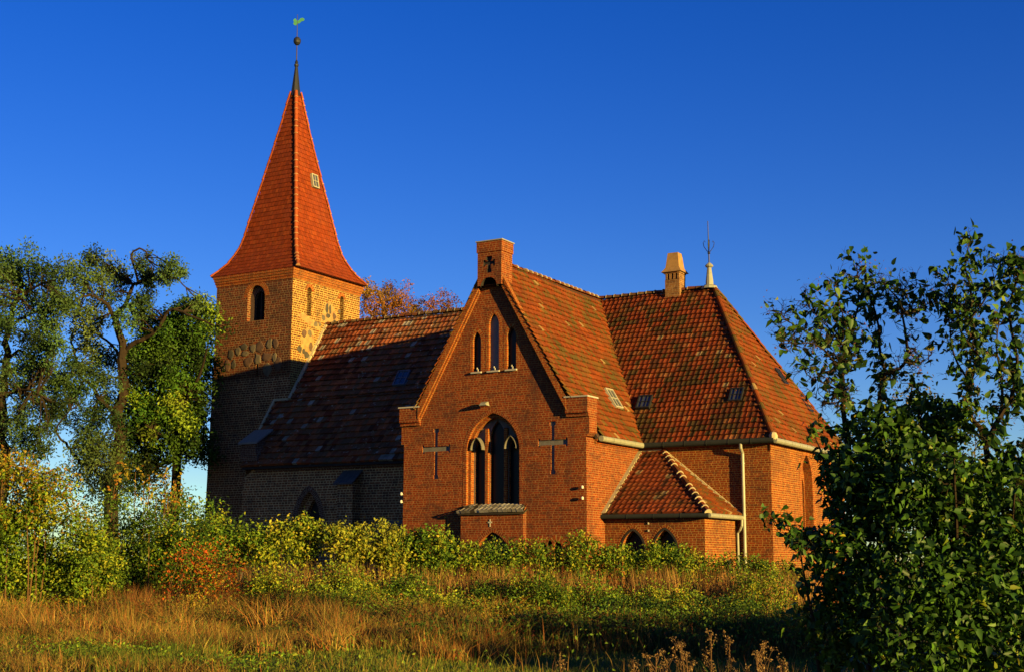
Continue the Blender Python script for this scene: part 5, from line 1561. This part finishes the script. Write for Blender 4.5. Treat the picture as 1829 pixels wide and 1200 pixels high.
tag(leaves('meadow_herbs', P, .06 * rng.uniform(.5, 1.4, len(P)), palette(len(P), [((0.09, 0.13, 0.016), 3), ((0.17, 0.12, 0.025), 3), ((0.22, 0.10, 0.02), 1.5), ((0.04, 0.06, 0.012), 2)], .35), LEAF), kind='stuff')
P, px, d = field(9000, (740, 1480), (23.6, 29.5))
tag(blades('tall_weeds', P, rng.uniform(.3, .95, len(P)) * (.4 + .6 * patchy(P, 2.1, 4.0)), .007, palette(len(P), [((0.10, 0.11, 0.018), 3), ((0.19, 0.11, 0.028), 2), ((0.24, 0.08, 0.018), 1)]), LEAF, .4), kind='stuff')

HEADPAL = [((0.24, 0.15, 0.06), 3), ((0.15, 0.085, 0.035), 2), ((0.32, 0.21, 0.09), 1)]
# --- dry flower stalks in the near foreground
def stalk(name, label, px, py, d, kind):
    top = at(px, py, d); g = Vector((top.x + random.uniform(-.06, .06), top.y + random.uniform(-.06, .06), 0))
    root = thing(name, label, 'dry plant', g, 'dry flower stalks in the foreground')
    mb = MB(); tips = []
    mid = g.lerp(top, .6) + Vector((random.uniform(-.03, .03), random.uniform(-.03, .03), 0))
    mb.tube([g, mid, top], [.006, .005, .003], 5, caps=False)
    nb_ = 7 if kind == 'tansy' else 16
    for k in range(nb_):
        f = (.80 + .2 * k / nb_) if kind == 'tansy' else (.55 + .45 * k / nb_)
        a = g.lerp(top, f)
        an = random.uniform(0, 6.28); L = random.uniform(.06, .14) if kind == 'tansy' else random.uniform(.02, .05) * (1.6 - f)* 2
        e = a + Vector((math.cos(an) * L * .6, math.sin(an) * L * .6, L * (.9 if kind == 'tansy' else 1.0)))
        mb.tube([a, a.lerp(e, .5) + Vector((0, 0, -.01)), e], [.003, .0025, .002], 4, caps=False); tips.append(e)
    tips.append(top)
    mb.build('stem', [TWIG], root, True)
    if kind == 'tansy':
        for t in tips:
            PP = np.array([list(t)]) + rng.normal(size=(24, 3)) * np.array([.012, .012, .007])
            leaves('flower_head', PP, .016, palette(24, HEADPAL), DRY, root)
    else:
        T_ = np.array([list(t) for t in tips])
        PP = np.repeat(T_, 14, 0) + rng.normal(size=(len(T_) * 14, 3)) * np.array([.008, .008, .02])
        leaves('foliage', PP, .016, palette(len(PP), HEADPAL), DRY, root)


for i, (px, py, k_, lab) in enumerate((
        (1172, 1172, 'tansy', 'leftmost brown button-headed stalk of the foreground clump'), (1192, 1178, 'tansy', 'short leaning button-headed stalk beside the leftmost one'), (1216, 1152, 'tansy', 'tallest dry button-headed stalk in the foreground'),
        (1226, 1170, 'tansy', 'button-headed stalk just right of the tallest one'), (1270, 1130, 'plume', 'slender feathery dry stalk before the dark shadow'), (1302, 1138, 'plume', 'second feathery dry stalk, right of the slender one'),
        (1352, 1165, 'tansy', 'wide button-headed stalk beside the lilac'), (1365, 1172, 'tansy', 'button-headed stalk nearest the lilac leaves'), (1398, 1180, 'plume', 'short dry plume at the foot of the lilac'), (1000, 1180, 'plume', 'lone orange grass plume at the bottom centre'), (1132, 1182, 'plume', 'pale pointed grass plume at the bottom edge, left of the button-headed stalks'))):
    stalk('dry_stalk', lab, px, py, 9.5 + .2 * (i % 3), k_)
P, px, d = field(1500, (1150, 1500), (9, 11.5))
tag(blades('foreground_grass', P, rng.uniform(.5, .92, len(P)), .003, palette(len(P), DRYPAL), DRY, .25), kind='stuff')
